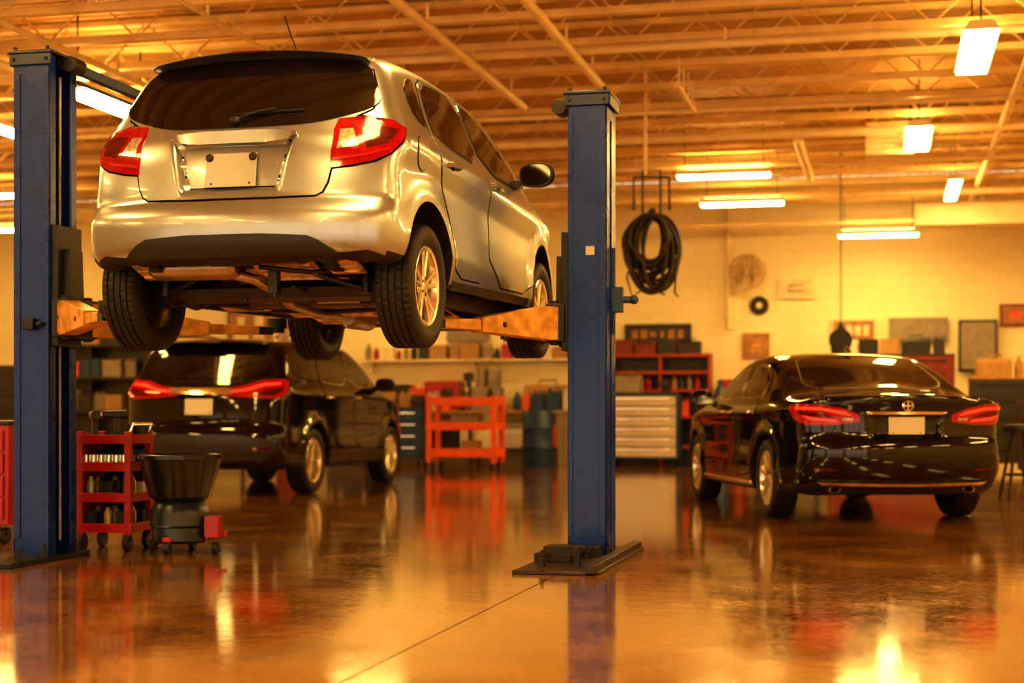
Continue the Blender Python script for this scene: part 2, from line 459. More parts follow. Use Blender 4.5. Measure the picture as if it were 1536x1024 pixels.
def mirror_parts(B, parent, y, z, sx_list=(1, -1), paint=None, size=1.0, out=.13):
    q, nn = B.pt(y, z-.04, 'S'); bx = q[0]; cx = bx+out
    for sx in sx_list:
        mb = MB()
        prof = [(-.10, -.035), (-.085, -.07), (.03, -.078), (.10, -.05), (.115, .01), (.09, .062), (0, .075), (-.09, .055), (-.105, .01)]
        pr = chaikin(prof, 2)*size; n = len(pr); vs = []; fs = []
        for dy, sc in ((-.05, .96), (-.03, 1.0), (.01, .97), (.045, .80), (.07, .45)):
            for a, b in pr: vs.append((sx*(cx+a*sc), y+dy*size, z+b*sc))
        for i in range(4):
            for j in range(n): fs.append((i*n+j, i*n+(j+1) % n, (i+1)*n+(j+1) % n, (i+1)*n+j))
        fs += [tuple(range(n)), tuple(range(4*n, 5*n))]
        mb.add(vs, fs, 0)
        mb.box((sx*(bx+.02), y, z-.055), (.10, .07, .045), 0)
        o = mb.build('side_mirror', [paint or plastic], parent, bevel=.004)
        g = MB(); pg = pr*.84; g.prism([(sx*(cx+a), z+b) for a, b in pg], 'y', y-.053*size-.003, y-.05*size)
        g.build('mirror_glass', [glass_m], o)

def handle(B, parent, y, z, m, L=.18):
    for sx in (1, -1):
        q, n = B.pt(y, z, 'S')
        mb = MB(); x = q[0]
        mb.tube([(sx*(x-.005), y-L/2, z), (sx*(x+.026), y-L/2+.025, z+.003), (sx*(x+.034), y, z+.004), (sx*(x+.026), y+L/2-.025, z+.003), (sx*(x-.005), y+L/2, z)], .014, 8, 0)
        mb.ball((sx*(x-.004), y, z-.005), (.009, .07, .028), 1)
        mb.build('door_handle', [m, seam_m], parent)

# ================================================================= HATCHBACK
hz = 1.25
HH = radians(14.5)
hatch = top('hatchback_car', 'silver hatchback car raised on a two-post vehicle lift', 'car', (-.93, 9.63, hz), rot=(radians(0.6), 0, -HH))
prof = [(-1.45, .38), (-1.65, .39), (-1.83, .41), (-1.895, .46), (-1.91, .55), (-1.91, .62), (-1.90, .67), (-1.865, .705), (-1.842, .73), (-1.838, .82), (-1.82, .95), (-1.79, 1.04), (-1.75, 1.085),
        (-1.62, 1.27), (-1.50, 1.44), (-1.44, 1.505), (-1.25, 1.535), (-.9, 1.565), (-.4, 1.59), (.1, 1.59), (.45, 1.565), (.62, 1.53), (.85, 1.40), (1.15, 1.20), (1.32, 1.085),
        (1.5, 1.04), (1.75, .97), (1.95, .85), (2.04, .70), (2.08, .52), (2.05, .36), (1.9, .27), (1.4, .28), (0, .29), (-1.0, .30)]
HB = Body(prof, ([-1.95, -1.75, -1.3, -.6, .4, 1.2, 1.7, 2.1], [.825, .838, .85, .865, .865, .855, .82, .74]),
          ([.2, .34, .45, .60, .80, .93, .97, 1.03, 1.10, 1.3, 1.50, 1.6], [.06, .03, .008, .014, .022, .0, .006, .036, .075, .155, .255, .32]), 2.5, (.385, .365),
          bow_r=.20, bow_f=.35, crown=.09, k=.08, belt_slope=.05, recess=(0, .31, .25, .765, 1.015, .05, .04), flare=.022, cavity=(.64, .44, -1.72, 1.75), ism=.018)
bd, bp = body_mesh(HB, 'car_body', hatch, silver, under_m, .715, .365, inner=.30)
bp['label'] = 'silver rear bumper'
wheels(hatch, 2.5, 1.50, .318, .205, .205, 5, .018, 0.0)
HP = HB.patch
lid = [(-.43, .725), (.43, .725), (.49, .76), (.52, .90), (.56, 1.12), (.69, 1.20), (.59, 1.46), (-.59, 1.46), (-.69, 1.20), (-.56, 1.12), (-.52, .90), (-.49, .76)]
HP('tailgate_seam', lid, 'R', .001, seam_m, hatch, .025, 1, grow=.010)
tg = HP('tailgate', lid, 'R', .005, silver, hatch, .009, 1)[0]
HP('rear_window', [(0, 1.078), (.32, 1.085), (.50, 1.12), (.705, 1.20), (.655, 1.30), (.585, 1.450), (.3, 1.470), (-.3, 1.470), (-.585, 1.450), (-.655, 1.30), (-.705, 1.20), (-.50, 1.12), (-.32, 1.085)], 'R', .010, glass_m, tg, .03, 2)
HP('lower_diffuser', [(-.62, .40), (-.50, .50), (-.40, .545), (.40, .545), (.50, .50), (.62, .40), (.5, .385), (-.5, .385)], 'R', .010, grey_trim, bp, .025, 1, label='dark grey plastic lower diffuser')
HP('trim_strip', [(-.335, 1.022), (-.33, 1.052), (.33, 1.052), (.335, 1.022)], 'R', .024, silver, tg, .02, 1)
tl = [(-.66, .865), (-.65, .95), (-.62, 1.06), (-.585, 1.12), (-.47, 1.135), (-.33, 1.112), (-.265, 1.08), (-.30, 1.01), (-.37, .945), (-.45, .905), (-.56, .88)]
HP('tail_light_seam', tl, 'D', .002, seam_m, hatch, .02, 0, grow=.009, both=True)
tls = HP('tail_light', tl, 'D', .008, red_lens, hatch, .02, 0, both=True, label='red tail light with clear reversing lens')
for t_, mir in zip(tls, (False, True)):
    HP('reversing_lens', [(-.622, .96), (-.59, 1.06), (-.53, 1.065), (-.525, .975)], 'D', .011, clear_lens, t_, .015, 0, mirror=mir)
    HP('dark_lens', [(-.49, .965), (-.49, 1.075), (-.40, 1.085), (-.31, 1.065), (-.38, .99)], 'D', .010, red_dark, t_, .02, 0, mirror=mir)
    HP('lens_ridge', [(-.645, .90), (-.64, .915), (-.49, .935), (-.37, .97), (-.38, .96), (-.49, .925)], 'D', .012, mat('red_ridge', (.45, .012, .010), .15), t_, .02, 0, mirror=mir)
def plate(B, parent, z0, z1, hw, off=0.0):
    q, n = B.pt(0, (z0+z1)/2, 'R'); q0, _ = B.pt(0, z0, 'R'); q1, _ = B.pt(0, z1, 'R')
    a = atan2(q1[1]-q0[1], z1-z0)
    mb = MB()
    mb.box((0, 0, 0), (2*hw, .006, z1-z0), 0)
    for sx in (-1, 1):
        if B is HB: mb.lathe([(.001, -.004), (.018, -.004), (.022, 0), (.018, .012), (.001, .012)], 14, Matrix.Translation((sx*hw*.85, -.002, (z1-z0)*.38)) @ Euler((pi/2, 0, 0)).to_matrix().to_4x4(), 1)
        mb.cyl((sx*hw*.75, -.001, -(z1-z0)*.40), (sx*hw*.75, -.006, -(z1-z0)*.40), .006, seg=10, mi=1)
    o = mb.build('license_plate', [plate_m if B is HB else white_m, plastic], parent, loc=(0, q[1]-.022-off, (z0+z1)/2), bevel=.002, label='blank plate with two black screws')
    o.rotation_euler = (-a, 0, 0)
plate(HB, tg, .785, .955, .135, 0)
mb = MB(); n = 25; vs = []; fs = []
for i in range(n):
    u = -1+2*i/(n-1); x = .59*u; ax = abs(x)
    cr = HB.crown*ax*ax; by = .20*ax*ax+.10*ax**6
    e = 1 if abs(u) < .97 else .75
    sec = [(-1.36, 1.522), (-1.46, 1.522), (-1.56, 1.506), (-1.57, 1.500), (-1.555, 1.494), (-1.49, 1.486), (-1.44, 1.45)]
    for (y, z) in sec: vs.append((x, y*1+by - (.0 if e == 1 else -.03), z-cr*1.3))
k = len(sec)
for i in range(n-1):
    for j in range(k): fs.append((i*k+j, i*k+(j+1) % k, (i+1)*k+(j+1) % k, (i+1)*k+j))
fs += [tuple(range(k)), tuple(range((n-1)*k, n*k))]
mb.add(vs, fs); sp = mb.build('roof_spoiler', spoiler_m, hatch, angle=40, label='slate grey rear roof spoiler')
mb = MB(); mb.box((0, -1.560, 1.499), (.18, .020, .012)); mb.build('high_brake_light', red_dark, sp, bevel=.003)
mb = MB(); mb.cyl((.14, -1.28, 1.53), (.14, -1.28, 1.555), .02, .012, 12); mb.tube([(.14, -1.28, 1.55), (.13, -1.36, 1.64), (.12, -1.40, 1.71)], .004, 6)
mb.build('antenna', plastic, hatch)
qp, npv = HB.pt(.0, 1.11, 'R')
mb = MB()
mb.ball(tuple(qp+npv*.02), (.03, .022, .025), 0)
mb.tube([tuple(qp+npv*.03), tuple((HB.pt(.12, 1.150, 'R')[0])+npv*.03), tuple(HB.pt(.20, 1.165, 'R')[0]+npv*.025)], .008, 8)
mb.tube([tuple(HB.pt(x, 1.145+.02*(x+.03)/.4, 'R')[0]+npv*.016) for x in np.linspace(-.03, .34, 9)], .007, 6)
mb.build('rear_wiper', plastic, tg)
rd = [(-.13, .40), (-.12, 1.0), (-.13, 1.49), (-.5, 1.49), (-.88, 1.46), (-1.03, 1.28), (-1.06, 1.08), (-1.03, .92), (-.94, .78), (-.85, .62), (-.80, .40)]
fd = [(-.11, .40), (-.10, 1.0), (-.11, 1.49), (.30, 1.47), (.62, 1.34), (.95, 1.13), (1.0, 1.0), (.98, .75), (.95, .40)]
for nm, pl in (('rear_door', rd), ('front_door', fd)):
    HP('door_seam', pl, 'S', .001, seam_m, hatch, .05, 1, grow=.009, both=True)
    ds = HP(nm, pl, 'S', .004, silver, hatch, .022, 1, both=True)
    gl = ([(-.16, 1.07), (-.16, 1.46), (-.5, 1.465), (-.85, 1.435), (-.98, 1.27), (-1.0, 1.11)] if nm == 'rear_door' else
          [(-.08, 1.065), (-.08, 1.46), (.28, 1.445), (.60, 1.31), (.88, 1.12), (.90, 1.06)])
    for d_, mir in zip(ds, (False, True)):
        HP('window_frame', gl, 'S', .006, plastic, d_, .04, 1, mirror=mir, grow=.018)
        HP('side_window', gl, 'S', .009, glass_m, d_, .04, 1, mirror=mir)
    handle(HB, hatch, -.86 if nm == 'rear_door' else .0, .98, silver)
HP('quarter_window', [(-1.07, 1.15), (-1.06, 1.34), (-.98, 1.43), (-1.10, 1.42), (-1.27, 1.32), (-1.22, 1.19)], 'S', .006, glass_m, hatch, .03, 1, both=True)
cir = [(-1.33+.085*cos(t), .985+.085*sin(t)) for t in np.linspace(0, 2*pi, 20, endpoint=False)]
HP('fuel_flap_seam', cir, 'S', .002, seam_m, hatch, .02, 0, grow=.005)
HP('fuel_flap', cir, 'S', .005, silver, hatch, .02, 0)
HP('windscreen', [(-.56, .72), (.56, .72), (.62, 1.05), (.56, 1.30), (-.56, 1.30), (-.62, 1.05)], 'T', .008, glass_m, hatch, .04, 1)
HP('head_light', [(-1.15, .72), (-.95, .85), (-.75, .86), (-.78, .76), (-1.0, .68)], 'E', .01, clear_lens, hatch, .03, 1, both=True)
HP('bonnet_seam', [(-.6, 1.38), (.6, 1.38), (.55, 1.85), (-.55, 1.85)], 'T', .001, seam_m, hatch, .05, 1, grow=.008)
HP('bonnet', [(-.6, 1.38), (.6, 1.38), (.55, 1.85), (-.55, 1.85)], 'T', .005, silver, hatch, .04, 1)
HP('sill_trim', [(-.80, .33), (.80, .33), (.80, .375), (-.80, .375)], 'S', .008, plastic, hatch, .04, 0, both=True)
mirror_parts(HB, hatch, .72, 1.14, out=.17, size=1.05)
# underbody
def panel(mb, x0, x1, y0, z0, y1, z1, ribs=0, mi=0, t=.012):
    mb.add([(x0, y0, z0), (x1, y0, z0), (x1, y1, z1), (x0, y1, z1), (x0, y0, z0+t), (x1, y0, z0+t), (x1, y1, z1+t), (x0, y1, z1+t)],
           [(0, 1, 2, 3), (7, 6, 5, 4), (0, 4, 5, 1), (1, 5, 6, 2), (2, 6, 7, 3), (3, 7, 4, 0)], mi)
    for i in range(ribs):
        u = (i+.7)/(ribs+.4); y = y0+(y1-y0)*u; z = z0+(z1-z0)*u; mb.box(((x0+x1)/2, y, z-.004), ((x1-x0)*.86, .022, .014), mi)
mb = MB()
panel(mb, -.63, .63, -.55, .42, 1.5, .40)
for sx in (-1, 1):
    mb.box((sx*.42, .1, .30), (.09, 2.2, .10), 0)
    mb.box((sx*.67, 0, .30), (.06, 1.7, .09), 0)
    mb.prism([(-1.7, .43), (-1.7, .39), (-1.0, .33), (-.9, .29), (-.9, .40)], 'x', sx*.44, sx*.50, 0)
mb.build('floor_pan', [under_m], hatch, bevel=.01)
mb = MB()
panel(mb, .02, .36, -1.64, .43, -1.40, .350, 4); panel(mb, -.30, -.02, -1.40, .41, -1.12, .315, 3); panel(mb, .06, .42, -1.14, .38, -.80, .265, 5)
panel(mb, -.28, -.02, -1.10, .38, -.74, .27, 2); panel(mb, -.62, -.34, -1.02, .37, -.50, .245, 3); panel(mb, .40, .62, -.98, .37, -.50, .245, 3)
panel(mb, -.62, -.44, -1.66, .42, -1.48, .36, 2); panel(mb, .42, .60, -1.66, .42, -1.50, .37, 2)
panel(mb, -.36, .36, -.42, .30, -.10, .225, 3); panel(mb, -.20, .10, -.05, .30, .6, .235, 5)
panel(mb, -.48, -.20, .1, .30, .7, .22, 2); panel(mb, .14, .48, .1, .30, .7, .22, 2)
mb.build('heat_shield', [shield_m], hatch, bevel=.003)
mb = MB()
for x0_, y0_, x1_, y1_, zz in ((-.55, -1.58, -.10, -1.46, .385), (.10, -1.70, .55, -1.44, .39), (-.25, -.95, .35, -.90, .285), (-.6, -.46, .6, -.46, .25), (.20, -1.5, .24, -.6, .30), (-.40, -1.2, -.36, -.3, .28)):
    mb.tube([(x0_, y0_, zz+.01), ((x0_+x1_)/2, (y0_+y1_)/2, zz-.012), (x1_, y1_, zz+.01)], .013, 8)
for x_, y_ in ((-.5, -1.05), (-.15, -1.3), (.2, -1.22), (.5, -1.1), (-.3, -.68), (.3, -.68), (.0, -.48), (.15, -1.62), (-.05, -1.05)):
    mb.box((x_, y_, .33), (.05, .05, .12)); mb.cyl((x_, y_, .25), (x_, y_, .28), .018, seg=8)
mb.build('bracket', [darksteel], hatch, bevel=.003)
mb = MB()
mb.lathe([(.001, -.24), (.06, -.24), (.085, -.21), (.085, .21), (.06, .24), (.001, .24)], 28, Matrix.Translation((-.30, -1.56, .41)) @ Euler((0, pi/2, 0)).to_matrix().to_4x4() @ Matrix.Diagonal((.7, 1.2, 1, 1)))
mb.tube([(-.10, -1.56, .38), (.0, -1.50, .35), (.03, -1.25, .29), (-.02, -1.0, .255), (-.06, -.6, .235), (-.06, .4, .235), (.0, 1.0, .26)], .028, 12)
mb.lathe([(.001, -.2), (.04, -.2), (.065, -.15), (.065, .15), (.04, .2), (.001, .2)], 24, Matrix.Translation((-.06, .2, .225)) @ Euler((pi/2, 0, 0)).to_matrix().to_4x4())
mb.build('exhaust', [steel], hatch)
mb = MB()
mb.prism([(-1.33, .27), (-1.19, .25), (-1.17, .32), (-1.22, .36), (-1.30, .36), (-1.35, .32)], 'x', -.56, .56)
for sx in (-1, 1):
    mb.tube([(sx*.52, -.80, .33), (sx*.55, -1.05, .26), (sx*.60, -1.25, .30), (sx*.61, -1.36, .30)], .036, 10)
    mb.cyl((sx*.55, -1.30, .32), (sx*.66, -1.26, .31), .09, seg=20)
    mb.cyl((sx*.56, -1.40, .28), (sx*.54, -1.36, .62), .026, seg=12); mb.cyl((sx*.56, -1.40, .42), (sx*.54, -1.36, .64), .038, seg=12)
    mb.tube([(sx*.46+.055*cos(t), -1.20+.055*sin(t), .33+.012*t) for t in np.linspace(0, 24, 70)], .008, 6)
    mb.tube([(sx*.25, -1.52, .40), (sx*.45, -1.42, .33), (sx*.60, -1.36, .29)], .014, 8)
mb.build('rear_axle', [darksteel], hatch, bevel=.004)
mb = MB()
mb.prism([(-.42, -.16), (.42, -.16), (.40, .16), (-.40, .16)], 'z', .255, .40, M=Matrix.Translation((0, -.60, 0)))
mb.build('fuel_tank', [mat('tank_brown', (.08, .05, .025), .5)], hatch, bevel=.03)
mb = MB()
mb.box((0, 1.15, .27), (.80, .34, .07)); mb.box((.18, 1.3, .30), (.34, .42, .20)); mb.box((-.22, 1.28, .31), (.36, .36, .16))
for sx in (-1, 1):
    mb.prism([(sx*.36, 1.02), (sx*.68, 1.24), (sx*.68, 1.30), (sx*.36, 1.34)], 'z', .235, .265)
    mb.cyl((sx*.55, 1.25, .32), (sx*.66, 1.25, .32), .11, seg=20)
    mb.cyl((sx*.60, 1.23, .34), (sx*.54, 1.20, .72), .03, seg=12)
    mb.tube([(sx*.2, 1.25, .32), (sx*.6, 1.25, .32)], .018, 10)
mb.build('front_subframe', [darksteel], hatch, bevel=.008)

# ================================================================= SUV
SH = radians(13.5)
suv = top('suv_car', 'black sport utility vehicle parked on the glossy floor', 'car', (-2.78, 19.35, 0), -SH)
prof = [(-2.1, .30), (-2.30, .34), (-2.40, .42), (-2.44, .54), (-2.44, .66), (-2.41, .72), (-2.37, .76), (-2.365, .84), (-2.355, 1.0), (-2.34, 1.14), (-2.29, 1.22), (-2.15, 1.42), (-2.02, 1.60), (-1.93, 1.675),
        (-1.6, 1.71), (-1.0, 1.735), (-.3, 1.745), (.15, 1.72), (.42, 1.64), (.8, 1.42), (1.12, 1.23), (1.35, 1.16), (1.8, 1.11), (2.15, 1.02), (2.34, .85), (2.38, .60), (2.34, .38), (2.15, .28), (1.5, .27), (0, .28), (-1.3, .28)]
SB = Body(prof, ([-2.45, -2.2, -1.6, -.6, .6, 1.5, 2.0, 2.4], [.92, .945, .96, .96, .955, .94, .89, .78]),
          ([.2, .34, .5, .7, .9, 1.08, 1.16, 1.24, 1.5, 1.65, 1.75], [.05, .02, 0, .022, .020, .0, .035, .08, .16, .24, .32]), 2.78, (.37, .40),
          bow_r=.13, bow_f=.3, crown=.07, k=.07, belt_slope=.02, flare=.035, ism=.015)
bd, bp = body_mesh(SB, 'car_body', suv, black_paint, under_m, .70, .40, inner=.32, dark_z=.44)
wheels(suv, 2.78, 1.66, .36, .235, .24, 5, .022)
SP = SB.patch
lid = [(-.66, .74), (.66, .74), (.68, .95), (.72, 1.25), (.60, 1.60), (-.60, 1.60), (-.72, 1.25), (-.68, .95)]
SP('tailgate_seam', lid, 'R', .001, seam_m, suv, .05, 1, grow=.008)
tg = SP('tailgate', lid, 'R', .006, black_paint, suv, .03, 1)[0]
SP('rear_window', [(-.72, 1.27), (0, 1.25), (.72, 1.27), (.68, 1.42), (.60, 1.60), (-.60, 1.60), (-.68, 1.42)], 'R', .012, glass_m, tg, .04, 2)
SP('lower_bumper_trim', [(-.84, .40), (-.86, .66), (.86, .66), (.84, .40), (.5, .36), (-.5, .36)], 'R', .012, grey_trim, bp, .04, 1, label='grey plastic lower bumper')
SP('chrome_strip', [(-.36, 1.09), (-.36, 1.155), (.36, 1.155), (.36, 1.09)], 'R', .018, chrome, tg, .03, 0)
tl = [(-1.19, 1.07), (-1.20, 1.15), (-1.0, 1.175), (-.80, 1.235), (-.58, 1.25), (-.52, 1.22), (-.56, 1.10), (-.68, 1.04), (-.92, 1.05)]
for t_, mir in zip(SP('tail_light', tl, 'D', .010, red_glow, suv, .03, 0, both=True), (False, True)):
    SP('light_guide', [(-1.15, 1.10), (-1.15, 1.12), (-.95, 1.15), (-.78, 1.20), (-.62, 1.21), (-.62, 1.19), (-.78, 1.175), (-.95, 1.125)], 'D', .014, red_bar, t_, .03, 0, mirror=mir)
    SP('dark_lens', [(-.90, 1.075), (-.78, 1.14), (-.60, 1.165), (-.61, 1.12), (-.70, 1.07)], 'D', .013, red_dark, t_, .03, 0, mirror=mir)
SP('reflector', [(.60, .50), (.60, .53), (.80, .53), (.80, .50)], 'R', .02, red_dark, bp, .03, 0, both=True)
mb = MB()
n = 17; vs = []; fs = []
for i in range(n):
    x = .60*(-1+2*i/(n-1)); by = .16*x*x; cz = -.07*x*x
    sec = [(-1.86, 1.70), (-2.02, 1.69), (-2.14, 1.665), (-2.13, 1.65), (-2.0, 1.64), (-1.95, 1.62)]
    vs += [(x, y+by, z+cz) for y, z in sec]
k = len(sec)
for i in range(n-1):
    for j in range(k): fs.append((i*k+j, i*k+(j+1) % k, (i+1)*k+(j+1) % k, (i+1)*k+j))
fs += [tuple(range(k)), tuple(range((n-1)*k, n*k))]
mb.add(vs, fs); sp = mb.build('roof_spoiler', black_paint, suv)
mb = MB(); mb.box((0, -2.142, 1.658), (.28, .02, .02)); mb.build('high_brake_light', red_dark, sp)
plate(SB, tg, .87, 1.04, .16, .0)
rd = [(-.10, .46), (-.09, 1.1), (-.12, 1.62), (-.6, 1.62), (-1.0, 1.58), (-1.10, 1.3), (-1.12, 1.1), (-1.02, .9), (-.92, .6), (-.88, .46)]
fd = [(-.08, .46), (-.07, 1.1), (-.10, 1.62), (.25, 1.58), (.6, 1.42), (.9, 1.22), (.98, 1.0), (.94, .46)]
for nm, pl in (('rear_door', rd), ('front_door', fd)):
    SP('door_seam', pl, 'S', .001, seam_m, suv, .06, 1, grow=.007, both=True)
    ds = SP(nm, pl, 'S', .005, black_paint, suv, .04, 1, both=True)
    gl = ([(-.15, 1.21), (-.16, 1.57), (-.6, 1.58), (-.95, 1.53), (-1.04, 1.3), (-1.05, 1.23)] if nm == 'rear_door' else [(-.05, 1.20), (-.05, 1.57), (.22, 1.54), (.55, 1.38), (.80, 1.20)])
    for d_, mir in zip(ds, (False, True)):
        SP('window_frame', gl, 'S', .008, steel, d_, .05, 1, mirror=mir, grow=.012)
        SP('side_window', gl, 'S', .011, glass_m, d_, .05, 1, mirror=mir)
    handle(SB, suv, -.95 if nm == 'rear_door' else .03, 1.06, chrome)
SP('quarter_window', [(-1.15, 1.25), (-1.12, 1.52), (-1.6, 1.50), (-1.85, 1.38), (-1.80, 1.27)], 'S', .010, glass_m, suv, .04, 1, both=True)
SP('windscreen', [(-.62, .48), (.62, .48), (.68, .8), (.62, 1.12), (-.62, 1.12), (-.68, .8)], 'T', .008, glass_m, suv, .05, 1)
SP('head_light', [(-1.15, .82), (-.95, .98), (-.72, 1.0), (-.75, .88), (-1.0, .78)], 'E', .01, clear_lens, suv, .04, 1, both=True)
mirror_parts(SB, suv, .82, 1.24, paint=black_paint, size=1.15, out=.16)
for sx in (-1, 1):
    mb = MB(); mb.tube([(sx*.60, -1.7, 1.69), (sx*.61, -1.6, 1.745), (sx*.63, -.7, 1.775), (sx*.63, .1, 1.755), (sx*.62, .2, 1.70)], .016, 8); mb.build('roof_rail', chrome, suv)
mb = MB(); mb.box((0, 0, .30), (1.3, 3.6, .06)); mb.tube([(-.5, -1.39, .33), (.5, -1.39, .33)], .05); mb.build('underbody', under_m, suv)

# ================================================================= SEDAN
DH = radians(-5.5)
sed = top('sedan_car', 'glossy black four-door sedan parked on the floor', 'car', (2.95, 15.3, 0), -DH)
prof = [(-2.2, .23), (-2.34, .27), (-2.43, .36), (-2.475, .50), (-2.48, .62), (-2.46, .67), (-2.425, .70), (-2.42, .80), (-2.425, .92), (-2.455, 1.025), (-2.42, 1.055), (-2.2, 1.06), (-1.95, 1.075), (-1.72, 1.10),
        (-1.45, 1.21), (-1.10, 1.36), (-.80, 1.43), (-.4, 1.455), (.05, 1.45), (.38, 1.40), (.75, 1.22), (1.08, 1.05), (1.3, 1.0), (1.7, .95), (2.1, .86), (2.32, .72), (2.40, .52), (2.36, .32), (2.2, .22), (1.5, .20), (0, .21), (-1.4, .21)]
DB = Body(prof, ([-2.5, -2.3, -1.9, -1.2, -.4, .6, 1.4, 2.0, 2.4], [.80, .85, .90, .925, .93, .93, .92, .87, .78]),
          ([.15, .25, .42, .62, .80, .90, .95, 1.0, 1.08, 1.25, 1.38, 1.5], [.06, .03, .0, .022, .018, .0, .015, .06, .13, .22, .29, .37]), 2.82, (.345, .375),
          bow_r=.22, bow_f=.35, crown=.08, k=.075, belt_slope=.015, recess=(0, .30, .27, .70, .88, .03, .04), flare=.03, ism=.014)
bd, bp = body_mesh(DB, 'car_body', sed, black_paint, under_m, .68, .375, inner=.30)
wheels(sed, 2.82, 1.60, .335, .225, .235, 10, 0)
DP = DB.patch
lid = [(-.62, .69), (.62, .69), (.56, .80), (.60, .98), (.66, 1.03), (-.66, 1.03), (-.60, .98), (-.56, .80)]
DP('boot_lid_seam', lid, 'R', .001, seam_m, sed, .04, 1, grow=.007)
tg = DP('boot_lid', lid, 'R', .006, black_paint, sed, .02, 1)[0]
DP('rear_window_frame', [(-.62, -1.66), (0, -1.72), (.62, -1.66), (.56, -1.25), (.50, -.93), (0, -.90), (-.50, -.93), (-.56, -1.25)], 'T', .005, steel, sed, .05, 2, grow=.012)
DP('rear_window', [(-.62, -1.66), (0, -1.72), (.62, -1.66), (.56, -1.25), (.50, -.93), (0, -.90), (-.50, -.93), (-.56, -1.25)], 'T', .008, glass_m, sed, .05, 2)
tl = [(-1.13, .825), (-1.13, .885), (-1.02, .935), (-.84, .968), (-.64, .97), (-.54, .945), (-.60, .86), (-.72, .80), (-.94, .80)]
for t_, mir in zip(DP('tail_light', tl, 'D', .009, red_glow, sed, .025, 0, both=True), (False, True)):
    DP('light_guide', [(-1.08, .875), (-1.02, .91), (-.84, .945), (-.64, .945), (-.64, .93), (-.84, .925), (-1.02, .885)], 'D', .013, red_bar, t_, .02, 0, mirror=mir)
    DP('light_guide', [(-.97, .825), (-.96, .84), (-.78, .86), (-.70, .875), (-.76, .845)], 'D', .013, red_bar, t_, .02, 0, mirror=mir)
    DP('dark_lens', [(-.96, .86), (-.84, .905), (-.66, .915), (-.68, .89), (-.80, .87)], 'D', .012, red_dark, t_, .02, 0, mirror=mir)
    DP('reversing_lens', [(-1.08, .835), (-1.08, .855), (-1.0, .86), (-1.0, .835)], 'D', .013, clear_lens, t_, .02, 0, mirror=mir)
DP('chrome_strip', [(-.33, .895), (-.33, .91), (.33, .91), (.33, .895)], 'R', .02, chrome, tg, .02, 0)
DP('bumper_chrome', [(-.66, .325), (-.70, .345), (0, .335), (.70, .345), (.66, .325), (0, .315)], 'R', .022, chrome, bp, .03, 0)
DP('lower_valance', [(-.62, .25), (-.66, .31), (.66, .31), (.62, .25)], 'R', .012, plastic, bp, .04, 0)
DP('reflector', [(.55, .43), (.60, .45), (.74, .45), (.72, .43)], 'R', .012, red_dark, bp, .03, 0, both=True)
plate(DB, tg, .725, .865, .15, 0)
q, nn = DB.pt(0, .955, 'R')
mb = MB(); M = Matrix.Translation((0, q[1]-.014, .955)) @ Euler((pi/2, 0, 0)).to_matrix().to_4x4()
mb.lathe([(.038, -.004), (.046, 0), (.038, .004), (.034, 0)], 28, M, closed=True)
mb.box((0, q[1]-.012, .955), (.07, .006, .008)); mb.box((0, q[1]-.012, .955), (.008, .006, .07))
mb.build('emblem', chrome, tg)
for sx in (-1, 1):
    mb = MB(); q, nn = DB.pt(.5, .29, 'R')
    mb.lathe([(.030, -.10), (.036, 0), (.032, .005), (.028, 0), (.026, -.10)], 24, Matrix.Translation((sx*.56, q[1]-.01, .275)) @ Euler((pi/2, 0, 0)).to_matrix().to_4x4() @ Matrix.Diagonal((1.4, .8, 1, 1)))
    mb.build('exhaust_tip', steel, bp)
rd = [(-.18, .34), (-.17, .95), (-.22, 1.34), (-.6, 1.35), (-.98, 1.26), (-1.13, 1.12), (-1.15, .95), (-1.05, .75), (-.93, .5), (-.90, .34)]
fd = [(-.16, .34), (-.15, .95), (-.19, 1.34), (.22, 1.31), (.55, 1.16), (.85, 1.02), (.92, .85), (.90, .34)]
for nm, pl in (('rear_door', rd), ('front_door', fd)):
    DP('door_seam', pl, 'S', .001, seam_m, sed, .06, 1, grow=.007, both=True)
    ds = DP(nm, pl, 'S', .005, black_paint, sed, .04, 1, both=True)
    gl = ([(-.23, 1.03), (-.25, 1.32), (-.6, 1.325), (-.93, 1.23), (-1.06, 1.12), (-1.06, 1.04)] if nm == 'rear_door' else [(-.14, 1.03), (-.15, 1.315), (.20, 1.285), (.50, 1.14), (.70, 1.03)])
    for d_, mir in zip(ds, (False, True)):
        DP('window_frame', gl, 'S', .007, chrome, d_, .05, 1, mirror=mir, grow=.012)
        DP('side_window', gl, 'S', .010, glass_m, d_, .05, 1, mirror=mir)
    handle(DB, sed, -1.0 if nm == 'rear_door' else -.02, .90, chrome)
DP('sill_strip', [(-.95, .275), (.95, .275), (.95, .295), (-.95, .295)], 'S', .012, chrome, sed, .05, 0, both=True)
DP('windscreen', [(-.58, .46), (.58, .46), (.66, .8), (.62, 1.02), (-.62, 1.02), (-.66, .8)], 'T', .008, glass_m, sed, .05, 1)
DP('head_light', [(-1.2, .66), (-1.0, .80), (-.78, .82), (-.80, .72), (-1.05, .62)], 'E', .01, clear_lens, sed, .04, 1, both=True)
mirror_parts(DB, sed, .70, 1.05, paint=black_paint, size=1.0, out=.15)
mb = MB(); mb.prism([(-.95, 1.44), (-.80, 1.50), (-.78, 1.50), (-.76, 1.45)], 'x', -.012, .012); mb.build('antenna', black_paint, sed, bevel=.004)
mb = MB(); mb.box((0, 0, .24), (1.3, 3.8, .06)); mb.build('underbody', under_m, sed)

